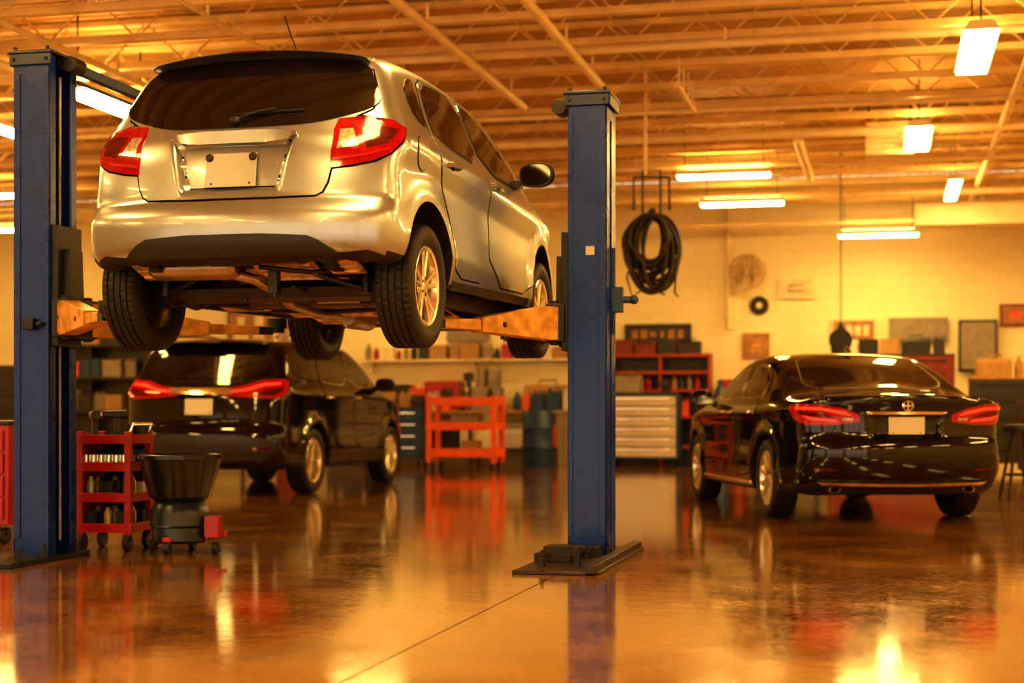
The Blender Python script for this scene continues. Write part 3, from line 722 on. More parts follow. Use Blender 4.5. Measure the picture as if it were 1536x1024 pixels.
# ================================================================= LIFT POSTS
def lift_post(label, px, py, H, sgn, arms, carr_z, rz=-RA):
    e = top('lift_post', label, 'car lift', (px, py, 0), rz)
    w, d, t = .25, .34, .02
    mb = MB()
    o = -sgn*w/2
    mb.box((o+sgn*t/2, 0, H/2), (t, d, H)); mb.box((0, -d/2+t/2, H/2), (w, t, H)); mb.box((0, d/2-t/2, H/2), (w, t, H))
    mb.box((sgn*(w/2-t/2), -d/2+.04, H/2), (t, .08, H)); mb.box((sgn*(w/2-t/2), d/2-.04, H/2), (t, .08, H))
    mb.build('column', [blue_m], e, bevel=.009, label='blue painted steel column')
    mb = MB(); mb.box((o-sgn*.004, 0, H*.5), (.008, .07, H-.3)); mb.box((-sgn*(w/2-.03), -d/2-.004, H*.5), (.045, .008, H-.25)); mb.box((sgn*(w/2-.02), -d/2-.004, H*.5), (.03, .008, H-.25))
    mb.build('stiffener', [blue_m], e, bevel=.003)
    mb = MB(); mb.cyl((sgn*.0, .0, .1), (0, 0, H-.05), .035, seg=16, mi=1); mb.box((-sgn*.05, 0, H/2), (.03, .16, H-.1), 0)
    mb.tube([(sgn*.06, .07, .1), (sgn*.06, .07, H-.1)], .01, 8, 1)
    mb.build('hydraulic_cylinder', [darksteel, steel], e)
    mb = MB(); mb.box((0, 0, H+.010), (w+.05, d+.06, .02)); mb.box((0, -d/2-.012, H-.035), (w+.03, .02, .07)); mb.box((-sgn*(w/2+.012), 0, H-.035), (.02, d, .07))
    for x in (-.11, .11):
        for y in (-.17, .17): mb.cyl((x, y, H+.02), (x, y, H+.045), .014, seg=6, mi=1)
        mb.cyl((x, -d/2-.02, H-.035), (x, -d/2-.034, H-.035), .012, seg=6, mi=1)
    mb.box((sgn*.16, .0, H-.04), (.10, .12, .06), 1); mb.cyl((sgn*.20, -.07, H-.05), (sgn*.20, .07, H-.05), .05, seg=20, mi=1)
    mb.build('top_cap', [mat('cap_blue', (.003, .018, .10), .35), darksteel], e, bevel=.004, label='dark blue steel top cap with pulley')
    mb = MB(); cz = carr_z
    mb.box((sgn*(w/2+.02), 0, cz+.22), (.05, .30, .75)); mb.box((sgn*(w/2+.08), 0, cz+.02), (.12, .38, .24))
    mb.cyl((sgn*(w/2+.09), -.14, cz-.12), (sgn*(w/2+.09), -.14, cz+.16), .03, seg=14, mi=1); mb.cyl((sgn*(w/2+.09), .14, cz-.12), (sgn*(w/2+.09), .14, cz+.16), .03, seg=14, mi=1)
    mb.prism([(-.1, cz+.14), (.1, cz+.14), (.08, cz+.45), (-.08, cz+.45)], 'x', sgn*(w/2+.04), sgn*(w/2+.09))
    for zz in (-.08, .02, .12): mb.cyl((sgn*(w/2+.08), -.19, cz+zz), (sgn*(w/2+.08), -.21, cz+zz), .016, seg=6, mi=1)
    c_ = mb.build('carriage', [plastic, darksteel], e, bevel=.006, label='black steel lifting carriage')
    for (tx, ty) in arms:
        p0 = Vector((sgn*(w/2+.09), .14 if ty > 0 else -.14, cz)); p1 = Vector((tx, ty, cz)); dv = p1-p0; L = dv.length; a = atan2(dv.y, dv.x)
        M = Matrix.Translation(p0) @ Matrix.Rotation(a, 4, 'Z')
        mb = MB()
        mb.prism([(-.05, -.09), (-.05, .12), (.12, .12), (L*.62, .03), (L*.62, -.06), (.1, -.09)], 'y', -.055, .055, 0, M)
        mb.prism([(L*.55, -.05), (L*.55, .02), (L*.96, .01), (L*.96, -.045)], 'y', -.038, .038, 0, M)
        mb.cyl(M @ Vector((0, 0, -.11)), M @ Vector((0, 0, .14)), .045, seg=18, mi=1)
        mb.cyl(M @ Vector((L*.45, -.06, -.01)), M @ Vector((L*.45, .06, -.01)), .018, seg=12, mi=1)
        ar = mb.build('lift_arm', [yellow_m, darksteel], e, bevel=.005, label='worn yellow telescoping lift arm')
        mb = MB(); mb.cyl(M @ Vector((L, 0, -.03)), M @ Vector((L, 0, .03)), .05, seg=20); mb.cyl(M @ Vector((L, 0, .0)), M @ Vector((L, 0, .065)), .065, seg=24, mi=1)
        mb.box(tuple(M @ Vector((L*.93, 0, -.02))), (.10, .08, .05), 0, rot=(0, 0, a))
        mb.build('lift_pad', [darksteel, rubber], ar)
    return e
bolt = MB(); bolt.cyl((0, 0, 0), (0, 0, .05), .02, seg=6); bolt.cyl((0, 0, .05), (0, 0, .08), .01, seg=10)
cz = 1.45
e = lift_post('tall blue two-post lift column with steel base plate and yellow arms', .51, 10.20, 2.90, -1, [(-.80, -1.05), (-.78, .95)], cz)
mb = MB()
mb.prism([(-.22, -1.30), (.20, -1.30), (.27, -1.2), (.27, .42), (-.20, .42), (-.22, -.2)], 'z', 0, .02, 0)
mb.box((.23, -.45, .035), (.06, 1.7, .05), 0)
mb.build('base_plate', [mat('base_plate', (.045, .028, .024), .4, .5, .2, 6)], e, bevel=.004, label='dark steel base plate')
mb = MB()
mb.box((-.10, -.62, .045), (.22, .30, .05)); mb.box((-.05, -.30, .05), (.30, .20, .06)); mb.box((-.06, -.66, .08), (.20, .16, .06), 0)
mb.build('floor_bracket', [darksteel], e, bevel=.003)
scatter(e, 'anchor_bolt', bolt, [darksteel], [(x, y, .02) for x, y in ((-.14, -.85), (.06, -.85), (.06, -.5), (.1, -1.0), (-.1, -1.05), (.15, -.25))])
mb = MB(); mb.box((.02, -.178, 1.92), (.055, .006, .055)); mb.build('sticker', white_m, e, label='small white square sticker')
mb = MB(); mb.box((.165, 0, 1.62), (.07, .06, .16)); mb.cyl((.19, 0, 1.62), (.26, 0, 1.62), .022, seg=12); mb.ball((.27, 0, 1.62), .03); mb.cyl((.14, .0, 1.4), (.14, 0, 1.95), .012)
mb.build('release_valve', [bluetool], e, bevel=.004)
e = lift_post('blue two-post lift column beside a red tool cart', -2.93, 10.05, 3.12, 1, [(.88, -.85), (1.15, 1.0)], cz+.02)
mb = MB(); mb.prism([(-.45, -.75), (.20, -.75), (.20, .20), (-.45, .20)], 'z', 0, .03); mb.build('base_plate', [mat('base_plate_dark', (.015, .02, .04), .4, .4, .2, 6)], e, bevel=.004)
scatter(e, 'anchor_bolt', bolt, [darksteel], [(x, y, .03) for x, y in ((-.3, -.6), (.0, -.65), (.16, -.6), (-.3, -.3), (.16, -.3), (.16, .1))])
mb = MB(); mb.box((.0, -.20, 1.45), (.08, .05, .07)); mb.cyl((0.05, -.2, 1.45), (.09, -.2, 1.45), .015); mb.build('control_switch', [plastic], e, bevel=.004)
mb = MB(); mb.box((.19, 1.5, 3.06), (.05, 2.8, .06)); mb.tube([(.14, .1, 3.0), (.14, 2.2, 3.0)], .012); mb.build('overhead_rail', [bluetool], e, bevel=.004)

# ================================================================= ROOM
def struct(o): o['kind'] = 'structure'; return o
m = bpy.data.materials.new('polished_concrete'); m.use_nodes = True; nt = m.node_tree; N = nt.nodes; L = nt.links; bs = N['Principled BSDF']
tc = N.new('ShaderNodeTexCoord')
n1 = N.new('ShaderNodeTexNoise'); n1.inputs['Scale'].default_value = 1.6; n1.inputs['Detail'].default_value = 12; n1.inputs['Roughness'].default_value = .72
n2 = N.new('ShaderNodeTexNoise'); n2.inputs['Scale'].default_value = 24; n2.inputs['Detail'].default_value = 8; n2.inputs['Roughness'].default_value = .75
L.new(tc.outputs['Object'], n1.inputs['Vector']); L.new(tc.outputs['Object'], n2.inputs['Vector'])
mx = N.new('ShaderNodeMath'); mx.operation = 'MULTIPLY_ADD'; mx.inputs[1].default_value = .55
L.new(n2.outputs['Fac'], mx.inputs[0])
ms = N.new('ShaderNodeMath'); ms.operation = 'MULTIPLY'; ms.inputs[1].default_value = .45; L.new(n1.outputs['Fac'], ms.inputs[0]); L.new(ms.outputs[0], mx.inputs[2])
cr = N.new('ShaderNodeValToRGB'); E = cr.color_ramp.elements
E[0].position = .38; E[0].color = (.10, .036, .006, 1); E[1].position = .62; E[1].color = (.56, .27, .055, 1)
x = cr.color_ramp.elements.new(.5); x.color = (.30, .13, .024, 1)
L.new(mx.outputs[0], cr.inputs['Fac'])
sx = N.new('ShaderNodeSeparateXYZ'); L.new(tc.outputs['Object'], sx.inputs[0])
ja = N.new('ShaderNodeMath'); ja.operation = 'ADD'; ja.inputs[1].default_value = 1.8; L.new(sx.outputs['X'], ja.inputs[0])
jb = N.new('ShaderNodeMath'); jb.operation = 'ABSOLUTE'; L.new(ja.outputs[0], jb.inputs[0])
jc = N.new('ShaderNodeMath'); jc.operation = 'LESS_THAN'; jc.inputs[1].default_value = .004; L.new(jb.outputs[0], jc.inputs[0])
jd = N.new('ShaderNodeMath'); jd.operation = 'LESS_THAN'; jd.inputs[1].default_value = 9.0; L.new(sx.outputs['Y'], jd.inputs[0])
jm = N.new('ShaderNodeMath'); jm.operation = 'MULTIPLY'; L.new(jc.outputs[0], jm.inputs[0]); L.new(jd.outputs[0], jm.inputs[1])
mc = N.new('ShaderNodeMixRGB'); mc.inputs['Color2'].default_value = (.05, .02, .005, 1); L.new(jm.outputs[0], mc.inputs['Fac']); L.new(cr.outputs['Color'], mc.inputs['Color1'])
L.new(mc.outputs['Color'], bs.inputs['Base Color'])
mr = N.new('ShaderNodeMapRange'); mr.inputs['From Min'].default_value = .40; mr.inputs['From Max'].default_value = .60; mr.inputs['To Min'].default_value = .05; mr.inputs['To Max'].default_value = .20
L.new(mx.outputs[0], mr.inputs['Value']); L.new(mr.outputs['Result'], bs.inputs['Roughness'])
def jscale(v, inp):
    q_ = N.new('ShaderNodeMapRange'); q_.inputs['To Min'].default_value = v; q_.inputs['To Max'].default_value = 0; L.new(jm.outputs[0], q_.inputs['Value']); L.new(q_.outputs['Result'], inp)
jscale(.5, bs.inputs['Specular IOR Level']); jscale(.8, bs.inputs['Coat Weight'])
bs.inputs['IOR'].default_value = 1.6
mr2 = N.new('ShaderNodeMapRange'); mr2.inputs['From Min'].default_value = .40; mr2.inputs['From Max'].default_value = .60; mr2.inputs['To Min'].default_value = .02; mr2.inputs['To Max'].default_value = .07
L.new(mx.outputs[0], mr2.inputs['Value']); L.new(mr2.outputs['Result'], bs.inputs['Coat Roughness'])
bp_ = N.new('ShaderNodeBump'); bp_.inputs['Strength'].default_value = .26; bp_.inputs['Distance'].default_value = .003
n3 = N.new('ShaderNodeTexNoise'); n3.inputs['Scale'].default_value = 6; n3.inputs['Detail'].default_value = 8; n3.inputs['Roughness'].default_value = .62; L.new(tc.outputs['Object'], n3.inputs['Vector'])
L.new(n3.outputs['Fac'], bp_.inputs['Height']); L.new(bp_.outputs['Normal'], bs.inputs['Normal']); L.new(bp_.outputs['Normal'], bs.inputs['Coat Normal'])
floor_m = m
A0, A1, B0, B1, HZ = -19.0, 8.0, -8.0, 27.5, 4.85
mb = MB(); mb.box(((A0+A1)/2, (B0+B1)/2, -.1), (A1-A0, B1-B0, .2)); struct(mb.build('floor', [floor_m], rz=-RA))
m = bpy.data.materials.new('painted_block'); m.use_nodes = True; nt = m.node_tree; N = nt.nodes; L = nt.links; bs = N['Principled BSDF']
tc = N.new('ShaderNodeTexCoord'); mp = N.new('ShaderNodeMapping'); mp.inputs['Rotation'].default_value = (pi/2, 0, 0); L.new(tc.outputs['Object'], mp.inputs['Vector'])
br = N.new('ShaderNodeTexBrick'); br.inputs['Scale'].default_value = 1.0; br.inputs['Brick Width'].default_value = .4; br.inputs['Row Height'].default_value = .2; br.inputs['Mortar Size'].default_value = .005
br.inputs['Color1'].default_value = (.94, .84, .54, 1); br.inputs['Color2'].default_value = (.91, .81, .51, 1); br.inputs['Mortar'].default_value = (.84, .70, .41, 1)
L.new(mp.outputs['Vector'], br.inputs['Vector']); L.new(br.outputs['Color'], bs.inputs['Base Color']); bs.inputs['Roughness'].default_value = .55
wall_m = m
def slab(name, c, d, m_=wall_m): mb = MB(); mb.box(c, d); return struct(mb.build(name, [m_], rz=-RA))
slab('wall_back', ((A0+A1)/2, B1+.1, HZ/2), (A1-A0, .2, HZ))
slab('wall_left', (A0-.1, (B0+B1)/2, HZ/2), (.2, B1-B0, HZ)); slab('wall_right', (A1+.1, (B0+B1)/2, HZ/2), (.2, B1-B0, HZ))
mb = MB(); mb.box(((A0+A1)/2, B0-.1, 4.3), (A1-A0, .2, HZ-3.75))
for i in range(6): mb.box((A0+.4+i*5.24, B0-.1, 1.88), (.8, .2, 3.76))
for i in range(5):
    for zz in (1.0, 1.9, 2.8): mb.box((A0+3.0+i*5.24, B0-.1, zz), (4.44, .1, .14))
    for xx in (-1.1, 0, 1.1): mb.box((A0+3.0+i*5.24+xx, B0-.1, 1.88), (.12, .1, 3.76))
struct(mb.build('wall_front', [wall_m], rz=-RA))
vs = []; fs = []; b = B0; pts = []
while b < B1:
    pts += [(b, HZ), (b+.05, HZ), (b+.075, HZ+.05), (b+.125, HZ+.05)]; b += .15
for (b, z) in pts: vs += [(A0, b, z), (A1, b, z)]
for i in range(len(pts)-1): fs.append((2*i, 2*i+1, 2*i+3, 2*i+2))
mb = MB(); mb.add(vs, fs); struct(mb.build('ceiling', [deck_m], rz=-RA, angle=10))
jm_ = MB(); z0, z1 = 4.38, HZ-.02
Lj = A1-A0-.1
jm_.box((0, -.03, z1-.02), (Lj, .035, .05)); jm_.box((0, .03, z1-.02), (Lj, .035, .05)); jm_.box((0, -.03, z0), (Lj, .035, .065)); jm_.box((0, .03, z0), (Lj, .035, .065))
x = -Lj/2; k = 0
while x < Lj/2-.5:
    jm_.tube([(x, 0, z0 if k % 2 else z1-.03), (x+.45, 0, z1-.03 if k % 2 else z0)], .010, 5, 0); x += .45; k += 1
jme = jm_.mesh('roof_joist', [joist_m, deck_m])
bj = 11.5
while bj < 27.3:
    o = bpy.data.objects.new('roof_joist', jme); COL.objects.link(o); o.location = R((A0+A1)/2, bj, 0); o.rotation_euler = (0, 0, -RA)
    o['label'] = 'open-web steel roof joist under the metal deck'; o['category'] = 'roof beam'; o['group'] = 'roof joists'; bj += 1.1
def pipe(a, b0, b1, z, r, lab='painted ceiling pipe hung below the joists', a2=None, mt=None):
    mb = MB(); a2 = a if a2 is None else a2
    mb.tube([(0, 0, 0), (a2-a, b1-b0, 0)], r, 12)
    for t in np.linspace(.1, .9, 4): mb.box(((a2-a)*t, (b1-b0)*t, (4.4-z)/2), (.02, .03, 4.4-z)) if z < 4.35 else None
    mb.build('ceiling_pipe', [mt or pipe_m], loc=R(a, b0, z), rz=-RA, label=lab, category='pipe')
pipe(-3.83, 11, 16.9, 4.2, .045); pipe(-2.82, 11, 16.0, 4.2, .045); pipe(-1.05, 19.5, 22.9, 4.18, .06)
pipe(-7.3, 11, 20, 4.2, .03); pipe(-5.6, 11, 27, 4.25, .02); pipe(-8.2, 11, 27, 4.2, .05); pipe(1.3, 12, 27, 4.25, .045); pipe(-2.0, 15.6, 17.0, 4.1, .03)
pipe(-16, 24.5, 24.5, 4.15, .05, a2=4); pipe(-16, 21.6, 21.6, 4.2, .035, a2=4); pipe(-14, 17.8, 17.8, 4.25, .03, a2=4); pipe(-4, 26.3, 26.3, 3.95, .04, a2=4)
pipe(-16, 14.6, 14.6, 4.25, .04, a2=7); pipe(-16, 19.4, 19.4, 4.22, .055, a2=5)
mb = MB(); mb.box((0, 0, 0), (5.0, .5, .32))
for i in range(5): mb.box((-2+i, 0, 0), (.03, .53, .35))
mb.box((-1.5, 0, .55), (.03, .03, .86)); mb.box((1.5, 0, .55), (.03, .03, .86))
mb.build('air_duct', [cream], loc=R(2.9, 25.0, 3.85), rz=-RA, bevel=.01, label='cream rectangular air duct hung from the roof', category='air duct')
e = top('unit_heater', 'boxy cream unit heater hung beside a strip light', 'heater', (4.66, 19.75, 4.24), -RA)
mb = MB(); mb.box((0, 0, 0), (.58, .5, .40)); mb.build('heater_case', [cream], e, bevel=.012)
for i in range(6):
    mb = MB(); mb.box((0, -.255, -.14+i*.057), (.50, .02, .03), rot=(.5, 0, 0)); mb.build('louvre', [pipe_m], e)
mb = MB(); mb.cyl((0, 0, 0), (0, 0, .43), .01, seg=8); scatter(e, 'hanging_rod', mb, [darksteel], [(-.25, 0, .18), (.25, 0, .18)])
def light_proto(Lx, Wd, lab):
    e = top('ceiling_light', lab, 'ceiling light', (0, 0, 0), group='fluorescent ceiling lights')
    mb = MB(); mb.prism([(-Wd/2, 0), (Wd/2, 0), (Wd*.3, .08), (-Wd*.3, .08)], 'x', -Lx/2, Lx/2); mb.build('light_housing', [cream], e, bevel=.004)
    mb = MB(); mb.box((0, 0, -.014), (Lx*.97, Wd*.86, .028)); mb.build('lamp_diffuser', [lamp_m], e)
    mb = MB(); mb.box((0, 0, .084), (Lx*.9, Wd*.22, .006)); mb.build('added_uplight_strip', [lamp_m], e)  # glowing strip added out of sight on the housing to brighten the ceiling
    mb = MB(); mb.tube([(0, 0, 0), (0, 0, .70)], .006, 6)
    scatter(e, 'hanging_rod', mb, [darksteel], [(-Lx*.42, 0, .07), (Lx*.42, 0, .07)])
    return e
P1 = light_proto(1.25, .26, 'suspended fluorescent strip light glowing warm amber')
def clight(x, y, z, rz, first=[True]):
    if first[0]: first[0] = False; P1.location = (x, y, z); P1.rotation_euler = (0, 0, rz); return P1
    return copy_tree(P1, (x, y, z), rz)
AL = -RA; BL = pi/2-RA
clight(2.83, 21.4, 4.06, AL); clight(3.45, 24.0, 4.02, AL); clight(5.77, 25.2, 3.68, AL)
clight(4.12, 14.2, 4.10, BL).scale = (1.4, 1.2, 1)
clight(4.72, 18.6, 4.08, BL).scale = (1.3, 1.2, 1)
clight(6.2, 22.5, 4.02, BL).scale = (1.6, .7, 1)
clight(-4.17, 16.6, 4.1, BL).scale = (1.3, 1.5, 1); clight(-5.76, 18.1, 4.1, BL)
for (a, b) in ((-15, 25), (-12.5, 21), (-8.4, 25.3)): x_, y_, _ = R(a, b); clight(x_, y_, 4.05, AL)
for (a, b) in ((5, 14), (5, 18.5), (4.6, 23), (-17, 14), (-17, 18.5), (-12.5, 12.5)): x_, y_, _ = R(a, b); clight(x_, y_, 4.1, BL).scale = (1.6, 1.4, 1)  # extra fixtures beside the view, added to brighten the far part of the room
for a in (-10.5, -6.5, -2.2, 2.2, 6):
    for b in (-5, -1, 2.8, 6.4, 9.7): x_, y_, _ = R(a, b); clight(x_, y_, 4.15, BL).scale = (1.3, 1.0, 1)  # unseen extra rows added overhead and behind the camera for light and reflections

# ================================================================= WALL & BENCH THINGS
def thing(name, mb, mats, a, b, z, lab, cat, bevel=.004, rz=0, group=None):
    kw = dict(label=lab, category=cat)
    if group: kw['group'] = group
    return mb.build(name, mats, loc=R(a, b, z), rz=-RA+rz, bevel=bevel, **kw)
def add_casters(e, pts, r=.05):
    mb = MB(); mb.cyl((-.018, 0, r), (.018, 0, r), r, seg=16); mb.box((0, 0, r*1.6), (.05, .03, r*.9))
    scatter(e, 'caster', mb, [rubber], [(x, y, 0) for x, y in pts])
def chest(name, lab, a=None, b=None, w=1.2, d=.55, h=1.0, rows=6, body=red_m, front=steel, cast=True, loc=None, cols=1, topm=None, rz=0, hm=None):
    e = top(name, lab, 'tool chest', loc if loc else R(a, b), -RA+rz)
    z0 = .13 if cast else 0
    mb = MB(); mb.box((0, 0, z0+(h-z0)/2), (w, d, h-z0)); mb.box((0, 0, h+.012), (w+.02, d+.02, .03), 1)
    mb.build('chest_body', [body, topm or darkgrey], e, bevel=.008)
    if cast: add_casters(e, [(x, y) for x in (-w*.42, w*.42) for y in (-d*.38, d*.38)], .055)
    hh = (h-z0-.06)/rows; cw = (w-.06)/cols
    for i in range(rows):
        for c in range(cols):
            cx = -w/2+.03+cw*(c+.5); z = z0+.03+hh*(i+.5)
            mb = MB(); mb.box((cx, -d/2-.008, z), (cw-.015, .018, hh-.016)); dr = mb.build('drawer', [front], e, bevel=.004)
            mb = MB(); mb.box((cx, -d/2-.03, z+hh*.25), (cw*.8, .025, .018)); mb.build('drawer_handle', [hm or chrome], dr, bevel=.003)
    return e
chest('tool_chest', 'blue rolling tool chest with silver drawers', -3.85, 25.9, 1.15, .5, 1.18, 6, bluetool, mat('drawer_silver', (.50, .40, .26), .35, .4, .08, 5))
chest('tool_chest', 'tall red tool chest with many drawers', .05, 26.8, 2.0, .5, 1.80, 8, dullred, dullred, False, cols=2, hm=darksteel)
chest('tool_chest', 'dark rolling drawer cabinet with wood top', 1.95, 25.0, 1.5, .55, 1.38, 5, darkgrey, darkgrey, True, cols=2, topm=wood, hm=darksteel)
chest('tool_chest', 'blue tool cabinet under the workbench', -7.75, 25.5, .55, .5, .95, 4, bluetool, bluetool)
def shelf_cart(name, lab, loc, w, d, h, levels, m_, rz=-RA, post=.04, cat='tool cart', lip=.06, side=False):
    e = top(name, lab, cat, loc, rz)
    mb = MB(); mb.box((0, 0, .1+(h-.1)/2), (post, post, h-.1))
    scatter(e, 'cart_upright', mb, [m_], [(x, y, 0) for x in (-w/2+post/2, w/2-post/2) for y in (-d/2+post/2, d/2-post/2)], .004)
    for z in levels:
        mb = MB(); mb.box((0, 0, z), (w, d, .012)); mb.box((0, -d/2, z+lip/2-.01), (w, .012, lip)); mb.box((0, d/2, z+lip/2-.01), (w, .012, lip)); mb.box((-w/2, 0, z+lip/2-.01), (.012, d, lip)); mb.box((w/2, 0, z+lip/2-.01), (.012, d, lip))
        mb.build('shelf', [m_], e, bevel=.003)
    if side:
        mb = MB(); mb.box((0, d/2-.006, .1+(h-.1)/2), (w, .01, h-.12)); mb.build('back_panel', [darkgrey], e)
        mb = MB(); mb.box((-w/2+.006, 0, .1+(h-.1)/2), (.01, d, h-.12)); mb.build('side_panel', [m_], e)
        mb = MB(); mb.tube([(w/2-.03, -d*.4, h-.03), (w/2-.0, -d*.4, h+.05), (w/2-.0, d*.4, h+.05), (w/2-.03, d*.4, h-.03)], .012, 10); mb.build('push_handle', [chrome], e)
    add_casters(e, [(x, y) for x in (-w*.42, w*.42) for y in (-d*.42, d*.42)], .055)
    return e
shelf_cart('tool_cart', 'orange-red three-shelf rolling cart', R(-6.42, 24.2), 1.12, .6, 1.15, (.2, .62, 1.0), orange_m, post=.08, lip=.13)
CO = (-2.64, 10.64); CR = radians(-10)
CW_, CD_ = .38, .38
shelf_cart('tool_cart', 'red rolling tool cart loaded with hand tools', (*CO, 0), CW_, CD_, .78, (.13, .33, .53, .71), red_m, rz=CR, side=True, post=.045, lip=.06)
chest('tool_chest', 'red tool chest with silver drawer pulls behind the lift column', loc=(-3.78, 11.3, 0), w=.8, d=.5, h=.82, rows=4, body=red_m, front=red_m)
e = top('oil_drain', 'black oil drain bowl on dark tank with red dolly', 'oil drain pan', (-2.16, 10.42, 0), -RA)
mb = MB(); mb.lathe([(.16, .33), (.20, .36), (.24, .50), (.262, .60), (.275, .605), (.275, .63), (.262, .635), (.25, .615), (.235, .52), (.19, .38), (.001, .35)], 40); mb.build('drain_bowl', [mat('bowl_black', (.008, .008, .009), .25)], e, label='black plastic bowl')
mb = MB(); mb.lathe([(.001, .06), (.17, .06), (.19, .08), (.195, .26), (.17, .31), (.14, .34), (.001, .34)], 36); mb.lathe([(.19, .16), (.203, .17), (.19, .18)], 36); mb.build('oil_tank', [mat('tank_grey', (.015, .022, .035), .3, .1, .2, 8)], e)
mb = MB(); mb.box((0, 0, .09), (.42, .06, .03)); mb.box((0, 0, .09), (.06, .42, .03)); mb.box((.25, -.05, .17), (.10, .06, .14), 0); mb.box((.22, .0, .12), (.2, .05, .04), 0)
mb.build('dolly_frame', [red_m], e, bevel=.005)
add_casters(e, [(-.19, 0), (0, -.19), (0, .19), (.27, -.05)], .035)
def tool_roll(kind, loc, rz, lab, cat, grp=None):
    mb = MB()
    if kind == 'spray': mb.lathe([(.001, 0), (.028, 0), (.029, .11), (.016, .13), (.014, .145), (.001, .15)], 18); mats = [mat('can_'+str(random.randrange(4)), random.choice([(.4, .25, .08), (.02, .02, .025), (.4, .38, .33), (.03, .02, .02)]), .3, .3)]
    elif kind == 'wrench': mb.box((0, 0, .006), (.02, .16, .008)); mb.lathe([(.012, 0), (.024, 0), (.024, .012), (.012, .012)], 16, Matrix.Translation((0, .09, 0)), closed=True); mb.lathe([(.010, 0), (.02, 0), (.02, .012), (.01, .012)], 16, Matrix.Translation((0, -.09, 0)), closed=True); mats = [chrome]
    elif kind == 'drill': mb.cyl((0, -.08, .17), (0, .08, .17), .032, .028, 16, 0); mb.cyl((0, .08, .17), (0, .13, .17), .015, .01, 12, 1); mb.prism([(-.06, 0), (0, 0), (.0, .15), (-.04, .15)], 'x', -.02, .02, 0); mb.box((0, -.03, .02), (.06, .11, .04), 0); mats = [darkgrey, chrome]
    elif kind == 'box': mb.box((0, 0, .055), (.10, .09, .11)); mb.box((0, 0, .113), (.105, .095, .012), 1); mats = [random.choice([darkgrey, bluetool, paper, plastic]), darkgrey]
    elif kind == 'socket': mb.lathe([(.008, 0), (.016, 0), (.016, .09), (.010, .09)], 14, closed=True); mats = [chrome]
    elif kind == 'cup': mb.lathe([(.001, 0), (.035, 0), (.038, .11), (.034, .11), (.032, .01), (.001, .01)], 18); mats = [darkgrey]
    nm = {'spray': 'aerosol_can', 'wrench': 'wrench', 'drill': 'cordless_drill', 'box': 'parts_box', 'socket': 'wrench_socket', 'cup': 'tool_cup'}[kind]
    o = mb.build(nm, mats, loc=loc, rz=rz, bevel=.0015, label=lab, category=cat)
    if grp: o['group'] = grp
    return o
def cart_pt(x, y, z): return (CO[0]+x*cos(CR)-y*sin(CR), CO[1]+x*sin(CR)+y*cos(CR), z+.008)
g = 'tools on the red cart'
for i in range(3): tool_roll('wrench', cart_pt(.02+i*.045, -.07, .71), CR+radians(random.uniform(-4, 4)), 'chrome wrench lying on the cart tray', 'wrench', g)
tool_roll('drill', cart_pt(-.12, -.06, .71), .4, 'dark cordless drill standing on the tray', 'drill')
tool_roll('drill', cart_pt(-.05, .10, .71), 1.9, 'dark impact driver standing on the tray', 'drill')
tool_roll('cup', cart_pt(.07, .11, .71), 0, 'dark round cup on the cart tray', 'cup')
tool_roll('cup', cart_pt(.15, .11, .71), 0, 'dark round cup on the cart tray', 'cup')
for lv in (.13, .33):
    for i, xx in enumerate((-.12, -.0, .12)):
        kd = ['box', 'spray', 'box'][i] if lv == .13 else ['spray', 'box', 'spray'][i]
        tool_roll(kd, cart_pt(xx, -.11, lv), CR, {'spray': 'small aerosol can on the cart shelf', 'box': 'small parts box on the cart shelf'}[kd], {'spray': 'aerosol can', 'box': 'box'}[kd], g)
        tool_roll('spray', cart_pt(xx, .0, lv), CR, 'small aerosol can on the cart shelf', 'aerosol can', g)
        tool_roll('box', cart_pt(xx, .11, lv), CR, 'small parts box on the cart shelf', 'box', g)
for i in range(6):
    for yy in (-.14, -.08, .0): tool_roll('socket', cart_pt(-.14+i*.053, yy, .53), CR, 'chrome socket standing on the cart shelf', 'socket', g)
for xx in (-.11, .0, .11): tool_roll('box', cart_pt(xx, .11, .53), CR, 'small parts box on the cart shelf', 'box', g)
def bench(lab, a, b, w, d=.7, h=.92, topm=wood, legm=darkgrey):
    e = top('workbench', lab, 'workbench', R(a, b), -RA)
    mb = MB(); mb.box((0, 0, h-.025), (w, d, .05)); mb.build('bench_top', [topm], e, bevel=.004)
    mb = MB(); mb.box((0, 0, (h-.05)/2), (.06, .06, h-.05))
    scatter(e, 'leg', mb, [legm], [(x, y, 0) for x in (-w/2+.05, 0, w/2-.05) for y in (-d/2+.05, d/2-.05)], .003)
    mb = MB(); mb.box((0, 0, .25), (w-.1, d-.1, .03)); mb.build('lower_shelf', [legm], e)
    return e
bench('long workbench with dark steel legs against the wall', -7.0, 27.0, 4.2); bench('workbench beside the red tool chest', -1.95, 27.0, 1.7, topm=darkgrey); bench('long workbench along the wall', -11.2, 27.0, 3.6)
def rack(lab, a, b, w, zs, m_):
    mb = MB()
    for x in (-w/2, w/2, 0): mb.box((x, 0, zs[-1]/2), (.04, .38, zs[-1]))
    for z in zs: mb.box((0, 0, z), (w+.04, .40, .05))
    mb.box((0, .19, zs[-1]/2), (w, .01, zs[-1]-.04), 1)
    thing('storage_rack', mb, [m_, darkgrey], a, b, 0, lab, 'shelf')
rack('red steel storage rack behind the blue tool chest', -3.72, 26.95, 1.65, (.3, .8, 1.25, 1.55, 1.84), mat('rack_red', (.36, .04, .009), .45))
rack('tall dark storage rack loaded with parts', -14.2, 26.9, 2.2, (.3, .9, 1.5, 2.1), darkgrey)
mb = MB(); mb.box((0, 0, 0), (4.2, .3, .035)); [mb.box((x, .05, -.12), (.03, .2, .22)) for x in (-1.9, 0, 1.9)]
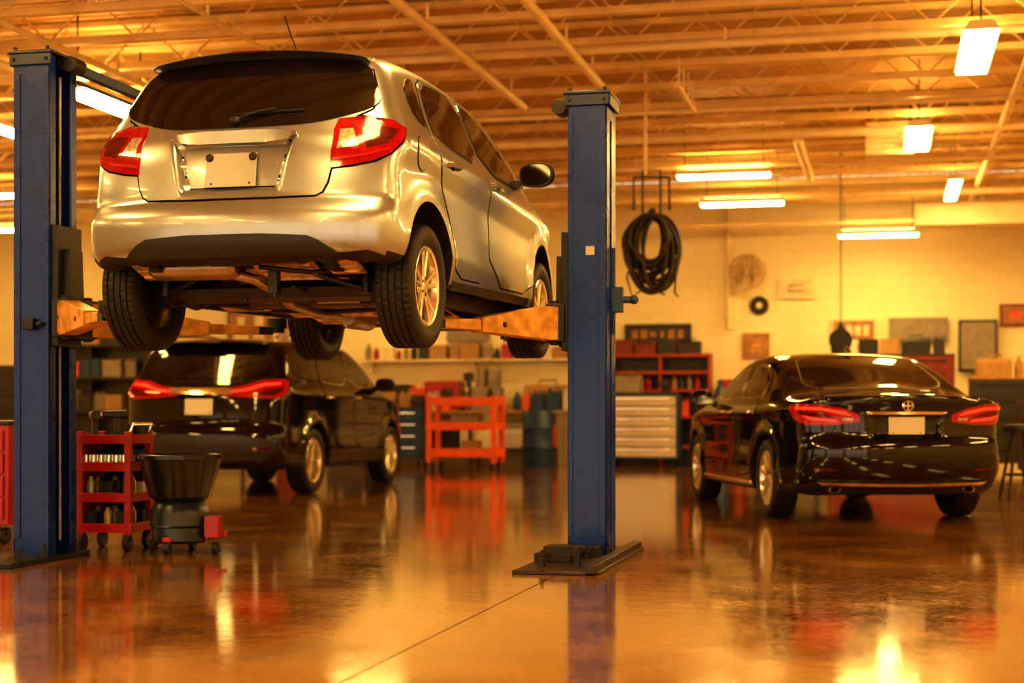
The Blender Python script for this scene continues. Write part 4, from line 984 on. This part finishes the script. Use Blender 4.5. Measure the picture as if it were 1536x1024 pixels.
thing('wall_shelf', mb, [cream], -7.1, 27.33, 1.80, 'long pale wall shelf above the workbench', 'shelf')
KW = {'bottle': .13, 'jug': .21, 'carton': .36, 'toolbox': .5, 'vise': .2, 'grinder': .42, 'machine': .5, 'drum': .52, 'bin': .54, 'lamp': .2, 'press': .42}
def clutter(a, b, z, kind, m_, s=1.0):
    mb = MB(); lab = cat = ''
    if kind == 'bottle': mb.lathe([(.001, 0), (.06, 0), (.065, .02), (.065, .2), (.025, .27), (.025, .31), (.001, .31)], 16); nm, lab, cat = 'fluid_bottle', 'plastic fluid bottle standing on the shelf', 'bottle'
    elif kind == 'jug': mb.box((0, 0, .13), (.2, .13, .26)); mb.cyl((-.05, 0, .26), (-.05, 0, .31), .025, seg=12, mi=0); mb.tube([(.02, 0, .26), (.04, 0, .31), (.08, 0, .31), (.09, 0, .25)], .012); nm, lab, cat = 'fluid_jug', 'handled fluid jug standing on the shelf', 'jug'
    elif kind == 'carton': mb.box((0, 0, .15), (.36, .28, .30)); mb.box((0, 0, .302), (.36, .06, .006), 0); nm, lab, cat = 'carton', 'plain closed carton stored in the workshop', 'box'
    elif kind == 'toolbox': mb.box((0, 0, .11), (.5, .24, .22)); mb.prism([(-.12, .22), (.12, .22), (.08, .28), (-.08, .28)], 'x', -.25, .25); mb.tube([(-.1, 0, .28), (-.1, 0, .33), (.1, 0, .33), (.1, 0, .28)], .012); nm, lab, cat = 'toolbox', 'portable metal toolbox with carry handle', 'toolbox'
    elif kind == 'vise': mb.box((0, 0, .06), (.16, .2, .12)); mb.box((0, -.02, .16), (.12, .3, .08)); mb.box((0, -.19, .18), (.18, .04, .14)); mb.box((0, -.08, .20), (.18, .04, .12)); mb.cyl((0, -.2, .14), (0, -.36, .14), .015); mb.cyl((-.1, -.35, .14), (.1, -.35, .14), .008); nm, lab, cat = 'bench_vise', 'dark bench vise with screw handle', 'vise'
    elif kind == 'grinder': mb.box((0, 0, .03), (.2, .16, .06)); mb.cyl((-.14, 0, .16), (.14, 0, .16), .07, seg=20); mb.cyl((-.21, 0, .16), (-.17, 0, .16), .10, seg=24); mb.cyl((.17, 0, .16), (.21, 0, .16), .10, seg=24); mb.box((0, 0, .08), (.1, .1, .1)); nm, lab, cat = 'bench_grinder', 'bench grinder with two wheels', 'grinder'
    elif kind == 'lamp': mb.lathe([(.001, 0), (.09, 0), (.09, .02), (.001, .025)], 20); mb.tube([(0, 0, .02), (-.1, 0, .3), (.05, 0, .5)], .01); mb.lathe([(.02, .06), (.04, .05), (.09, -.05), (.085, -.05), (.03, .04)], 20, Matrix.Translation((.07, 0, .48))); nm, lab, cat = 'desk_lamp', 'jointed bench lamp with cone shade', 'lamp'
    elif kind == 'press': s = min(s, .95); mb.box((0, 0, .03), (.3, .34, .06)); mb.cyl((0, .1, .05), (0, .1, .85), .04); mb.box((0, .0, .72), (.18, .4, .2)); mb.cyl((0, -.1, .45), (0, -.1, .65), .03); mb.box((0, -.05, .3), (.26, .26, .03)); mb.tube([(.1, -.08, .68), (.22, -.12, .60)], .01); nm, lab, cat = 'drill_press', 'bench drill press with round column', 'drill press'
    elif kind == 'machine':
        mb.box((0, 0, .2), (.5, .45, .4)); mb.cyl((-.1, 0, .4), (-.1, 0, .75), .12, .10, 20); mb.box((.12, 0, .55), (.18, .3, .3)); mb.tube([(-.1, 0, .75), (0, .1, .85), (.15, .1, .80), (.2, 0, .6)], .03); mb.cyl((.12, -.2, .55), (.12, -.16, .55), .09, seg=20)
        nm, lab, cat = 'engine_unit', 'engine assembly with hoses sitting on the bench', 'engine'
    elif kind == 'drum': mb.lathe([(.001, 0), (.24, 0), (.25, .02), (.25, .3), (.26, .32), (.25, .34), (.25, .62), (.26, .64), (.25, .66), (.25, .9), (.24, .92), (.001, .91)], 28); nm, lab, cat = 'oil_drum', 'ribbed steel oil drum on the floor', 'drum'
    elif kind == 'bin': mb.prism([(-.2, 0), (.2, 0), (.25, .85), (-.25, .85)], 'y', -.2, .2); mb.box((0, 0, .88), (.54, .46, .06)); nm, lab, cat = 'waste_bin', 'grey lidded waste bin on the floor', 'bin'
    elif kind == 'gas': mb.lathe([(.001, 0), (.11, 0), (.115, .02), (.115, 1.15), (.07, 1.28), (.035, 1.32), (.035, 1.4), (.001, 1.42)], 22); mb.cyl((-.05, 0, 1.38), (.05, 0, 1.38), .015); nm, lab, cat = 'gas_cylinder', 'tall welding gas cylinder on the floor', 'gas cylinder'
    elif kind == 'tyre': mb.lathe([(.20, -.09), (.22, -.10), (.30, -.105), (.32, -.08), (.33, -.03), (.33, .03), (.32, .08), (.30, .105), (.22, .10), (.20, .09)], 36, closed=True); nm, lab, cat = 'spare_tyre', 'loose black tyre in a stack', 'tyre'
    elif kind == 'changer':
        mb.box((0, 0, .25), (.7, .6, .5)); mb.cyl((0, -.05, .5), (0, -.05, .72), .10, .14, 20); mb.lathe([(.001, .72), (.32, .72), (.32, .76), (.001, .76)], 24, Matrix.Translation((0, -.05, 0))); mb.box((0, .32, .95), (.14, .14, 1.4)); mb.box((0, .1, 1.6), (.10, .6, .10)); mb.cyl((0, -.15, 1.0), (0, -.15, 1.65), .025)
        nm, lab, cat = 'tyre_changer', 'tyre changing machine with turntable and arm', 'tyre machine'
    o = mb.build(nm, [m_], loc=R(a, b, z), rz=-RA+random.uniform(-.06, .06), bevel=.006, label=lab, category=cat); o.scale = (s, s, s); return o
cols = [paper, brownbox, darkgrey, red_m, bluetool, grey, white_m, orange_m, plastic, darkgrey]
kinds = ['bottle', 'jug', 'bottle', 'carton', 'toolbox', 'jug', 'bottle', 'grinder', 'lamp']
def row(a0, a1, b, z, ks, cs, s0=.9, s1=1.3, gap=.04, skip=None):
    a = a0
    while a < a1:
        k = random.choice(ks); s = random.uniform(s0, s1); w = KW[k]*s
        if a+w > a1: break
        if not (skip and a+w > skip[0] and a < skip[1]): clutter(a+w/2, b, z, k, random.choice(cs), s)
        a += w+gap
row(-9.05, -4.95, 27.12, .92, kinds, cols, 1.2, 1.8, .02, skip=(-7.2, -6.3)); clutter(-6.75, 26.95, .92, 'machine', grey, 1.0)
row(-9.0, -7.25, 26.76, .92, ['bottle', 'jug', 'vise'], cols, .9, 1.3, gap=.03); row(-6.25, -5.0, 26.76, .92, ['bottle', 'jug', 'vise'], cols, .9, 1.3, gap=.03)
row(-8.9, -5.1, 26.9, .267, ['carton', 'jug', 'toolbox'], cols, .9, 1.3, gap=.05); row(-2.7, -1.2, 26.9, .267, ['carton', 'jug', 'toolbox'], cols, .9, 1.3, gap=.05)
row(-12.9, -9.5, 26.95, .92, kinds, cols, .9, 1.5)
row(-15.2, -13.2, 26.88, 1.527, ['carton', 'toolbox', 'jug'], cols, .9, 1.1); row(-15.2, -13.2, 26.88, 2.127, ['carton', 'toolbox'], cols, .9, 1.1); row(-15.2, -13.2, 26.88, .927, ['carton', 'jug'], cols, .9, 1.2)
row(-2.75, -1.15, 27.1, .92, kinds+['press', 'press'], cols, 1.2, 1.8, .02); row(-2.75, -1.15, 26.76, .92, ['bottle', 'jug'], cols, .9, 1.2)
row(-4.5, -3.76, 26.93, 1.275, ['bottle'], cols, .72, .8, .03); row(-3.68, -2.95, 26.93, 1.275, ['bottle'], cols, .72, .8, .03)
row(-4.5, -3.76, 26.93, .825, ['jug', 'carton'], cols, .9, 1.0); row(-3.68, -2.95, 26.93, .825, ['jug', 'carton'], cols, .9, 1.0)
row(-4.5, -2.95, 26.93, 1.865, ['carton', 'toolbox'], [dullred, brownbox, darkgrey], .7, .85)
clutter(-4.15, 25.9, 1.207, 'toolbox', grey); clutter(-3.5, 25.9, 1.207, 'vise', darkgrey, .8)
clutter(-6.72, 24.2, 1.006, 'jug', darkgrey, .9); clutter(-6.37, 24.2, 1.006, 'press', darkgrey, .6); clutter(-6.02, 24.2, 1.006, 'bottle', darkgrey, .9)
clutter(-6.42, 24.2, .626, 'toolbox', grey, .9); clutter(-6.32, 24.2, .206, 'carton', brownbox, .8)
clutter(-5.55, 25.5, 0, 'drum', bluetool); clutter(-5.0, 25.7, 0, 'bin', grey, 1.0); clutter(-4.68, 26.3, 0, 'gas', darkgrey); clutter(-2.65, 26.2, 0, 'gas', bluetool); clutter(-2.35, 26.2, 0, 'gas', dullred)
clutter(-8.75, 25.5, 0, 'changer', darkgrey, .95); clutter(-9.7, 25.2, 0, 'drum', dullred)
for i in range(4): clutter(-1.75, 25.9, .10+i*.212, 'tyre', rubber)
for i in range(5): clutter(-11.6, 24.6, .10+i*.212, 'tyre', rubber)
row(-9.1, -5.1, 27.3, 1.818, ['bottle', 'carton', 'jug'], [paper, brownbox, grey, darkgrey, red_m], .6, .95, .04)
row(-.9, .95, 26.8, 1.828, ['carton', 'toolbox', 'jug', 'grinder'], [paper, brownbox, grey, darkgrey, plastic], .8, 1.0, .03)
row(1.3, 2.6, 25.0, 1.407, ['bottle', 'carton', 'jug', 'toolbox'], [plastic, brownbox, darkgrey, grey], .8, 1.1)
def board(name, a, z, w, h, fm, im, lab, cat, rows=0, cols_=0, b=27.44, itm=None):
    e = top(name, lab, cat, R(a, b, z), -RA)
    mb = MB(); mb.box((0, 0, 0), (w, .05, h)); mb.build('board_frame', [fm], e, bevel=.006)
    mb = MB(); mb.box((0, -.028, 0), (w-.08, .01, h-.08)); mb.build('board_panel', [im], e)
    for i in range(cols_):
        for j in range(rows):
            cx = -w/2+.1+(w-.2)*(i+.5)/cols_; cz_ = -h/2+.08+(h-.16)*(j+.5)/rows
            mb = MB(); mb.box((cx, -.04, cz_), ((w-.2)/cols_*random.uniform(.4, .85), .02, (h-.16)/rows*random.uniform(.5, .85)))
            mb.build('board_item', [itm or paper], e)
board('tool_board', -3.85, 2.13, 1.15, .55, plastic, darkgrey, 'dark tool board on the wall with hanging parts', 'tool board', 2, 6, itm=wood)
board('notice_board', -2.17, 2.02, .45, .42, wood, wood, 'amber printed poster pinned to the wall', 'poster', 3, 1, itm=yellow_m)
board('wall_sign', -1.5, 2.98, .60, .34, cream, paper, 'pale framed wall sign', 'sign', 2, 1, itm=mat('tan_print', (.5, .36, .2), .6))
board('notice_board', -.55, 2.25, .75, .42, cream, wood, 'notice board with papers', 'notice board', 1, 4, itm=paper)
board('wall_panel', .5, 2.25, .95, .42, grey, grey, 'grey metal wall panel', 'panel')
board('wall_cabinet', 1.45, 1.98, .62, .85, darksteel, grey, 'grey metal electrical cabinet on the wall', 'cabinet', b=27.35)
board('wall_sign', 2.05, 2.48, .5, .36, dullred, wood, 'red framed sign on the wall', 'sign', 1, 1, itm=orange_m)
board('notice_board', -7.25, 2.32, .75, .38, grey, grey, 'small grey whiteboard on the wall', 'board')
board('notice_board', -11.0, 2.3, 1.6, .9, darkgrey, wood, 'dark framed board on the wall', 'notice board', 3, 4)
mb = MB(); M = Euler((pi/2, 0, 0)).to_matrix().to_4x4(); mb.lathe([(.001, 0), (.15, 0), (.16, .03), (.14, .05), (.13, .035), (.001, .035)], 32, M)
mb.lathe([(.001, .036), (.05, .036), (.05, .04), (.001, .04)], 20, M, 1)
thing('wall_clock', mb, [darksteel, cream], -2.12, 27.47, 2.70, 'round dark wall clock', 'clock')
mb = MB(); mb.cyl((0, 0, 0), (0, 0, 2.0), .06, seg=14); [mb.box((0, .06, z), (.2, .03, .04)) for z in (.2, 1.0, 1.8)]
thing('wall_pipe', mb, [cream], -2.62, 27.36, 2.3, 'vertical cream pipe strapped to the block wall', 'pipe')
e = top('wall_fan', 'cream wall-mounted fan with wire cage', 'fan', R(-2.3, 27.1, 3.25), -RA)
mb = MB(); mb.cyl((0, -.02, 0), (0, .15, 0), .09, seg=18); mb.box((0, .25, -.05), (.06, .25, .06)); mb.box((0, .38, -.05), (.16, .03, .3)); mb.build('fan_motor', [grey], e, bevel=.004)
tanm = mat('tan_metal', (.55, .38, .18), .5)
mb = MB(); mb.lathe([(.27, -.10), (.30, -.10), (.30, .06), (.27, .06)], 36, M, closed=True)
for r_ in (.06, .13, .2): mb.lathe([(r_-.010, -.10), (r_+.010, -.10), (r_+.010, -.085), (r_-.010, -.085)], 32, M, closed=True)
for k in range(16): t = 2*pi*k/16; mb.tube([(0, .095, 0), (.28*cos(t), .095, .28*sin(t))], .006, 5); mb.tube([(0, -.06, 0), (.28*cos(t), -.06, .28*sin(t))], .006, 5)
mb.build('fan_cage', [tanm], e)
for k in range(4):
    mb = MB(); MM = Matrix.Rotation(2*pi*k/4, 4, 'Y'); mb.add([(-.03, .0, .04), (.03, -.03, .04), (.12, -.03, .24), (-.08, .0, .25)], [(0, 1, 2, 3)], 0, MM); mb.build('fan_blade', [tanm], e)
e = top('hose_reel', 'black hose coil hanging from a ceiling drop pole', 'hose reel', (1.57, 18.0, 2.72), 0)
mb = MB(); mb.cyl((-.07, 0, .85), (-.07, 0, 2.12), .022, seg=12); mb.build('drop_pole', [pipe_m], e)
mb = MB(); mb.tube([(-.2, 0, .45), (-.2, 0, .82), (.2, 0, .82), (.2, 0, .45)], .014, 8); mb.tube([(-.1, 0, .40), (-.1, 0, .90), (.1, 0, .90), (.1, 0, .40)], .012, 8); mb.cyl((0, -.10, .42), (0, .10, .42), .04)
mb.build('reel_bracket', [darksteel], e)
mb = MB()
for k in range(24):
    rx = random.uniform(.13, .30); rz_ = random.uniform(.25, .44); ox = random.uniform(-.04, .04); oz = .44-rz_-.06+random.uniform(-.02, .02); ph = random.uniform(-.12, .12); yy = -.15+k*.013
    pts = [(ox+rx*cos(t), yy+.02*sin(3*t), oz+ph*cos(t)*.5+rz_*sin(t)) for t in np.linspace(0, 2*pi, 40)]
    mb.tube(pts, .019, 8)
mb.tube([(.22, 0, .1), (.28, 0, -.2), (.26, 0, -.48), (.30, 0, -.52)], .012, 8); mb.tube([(-.2, 0, -.1), (-.28, .0, -.3), (-.22, 0, -.52), (-.05, 0, -.42), (.15, 0, -.5)], .010, 8)
mb.build('hose', [mat('hose_rubber', (.03, .02, .012), .5)], e, label='coiled black rubber hose')
e = top('drop_reel', 'small dark cord reel hanging on a cable', 'cord reel', (4.85, 23.6, 1.95), -RA)
mb = MB(); mb.cyl((0, -.12, 0), (0, .12, 0), .17, seg=24); mb.box((0, 0, -.1), (.28, .18, .18)); mb.prism([(-.08, .1), (.08, .1), (.02, .26), (-.02, .26)], 'y', -.03, .03); mb.build('reel_housing', [plastic], e, bevel=.006)
mb = MB(); mb.tube([(0, 0, .2), (0, 0, 2.89)], .01, 6); mb.build('cable', [plastic], e)
e = top('shop_stool', 'black metal shop stool beside the sedan', 'stool', (5.2, 16.4, 0), 0)
mb = MB(); mb.lathe([(.001, .70), (.17, .70), (.18, .73), (.17, .77), (.001, .78)], 28); mb.build('seat', [plastic], e)
for k in range(4):
    mb = MB(); t = pi/4+k*pi/2; mb.tube([(.08*cos(t), .08*sin(t), .70), (.22*cos(t), .22*sin(t), 0.0)], .016, 8); mb.build('leg', [darksteel], e)
mb = MB(); mb.lathe([(.15, .25), (.165, .25), (.165, .27), (.15, .27)], 24, closed=True); mb.build('foot_ring', [darksteel], e)
chest('tool_chest', 'dark metal workshop cabinet', -12.6, 21.5, 1.4, .7, 1.55, 5, darkgrey, darkgrey, False, hm=darksteel)
chest('tool_chest', 'dark steel drawer cabinet beside the wall', 2.2, 22.2, 1.0, .6, 1.0, 4, plastic, darkgrey, True, hm=darksteel)

# ================================================================= WORLD + CAMERA
w = bpy.data.worlds.new('World'); SC.world = w; w.use_nodes = True
bg = w.node_tree.nodes['Background']; bg.inputs['Color'].default_value = (1.0, .75, .46, 1); bg.inputs['Strength'].default_value = 2.6
cam_d = bpy.data.cameras.new('Camera'); cam = bpy.data.objects.new('Camera', cam_d); COL.objects.link(cam)
cam.location = (0, 0, .92); cam.rotation_euler = (pi/2, 0, 0)
cam_d.sensor_width = 36; cam_d.lens = 56.25; cam_d.shift_y = 103/1536
cam_d.dof.use_dof = True; cam_d.dof.focus_distance = 8.6; cam_d.dof.aperture_fstop = 1.7
SC.camera = cam
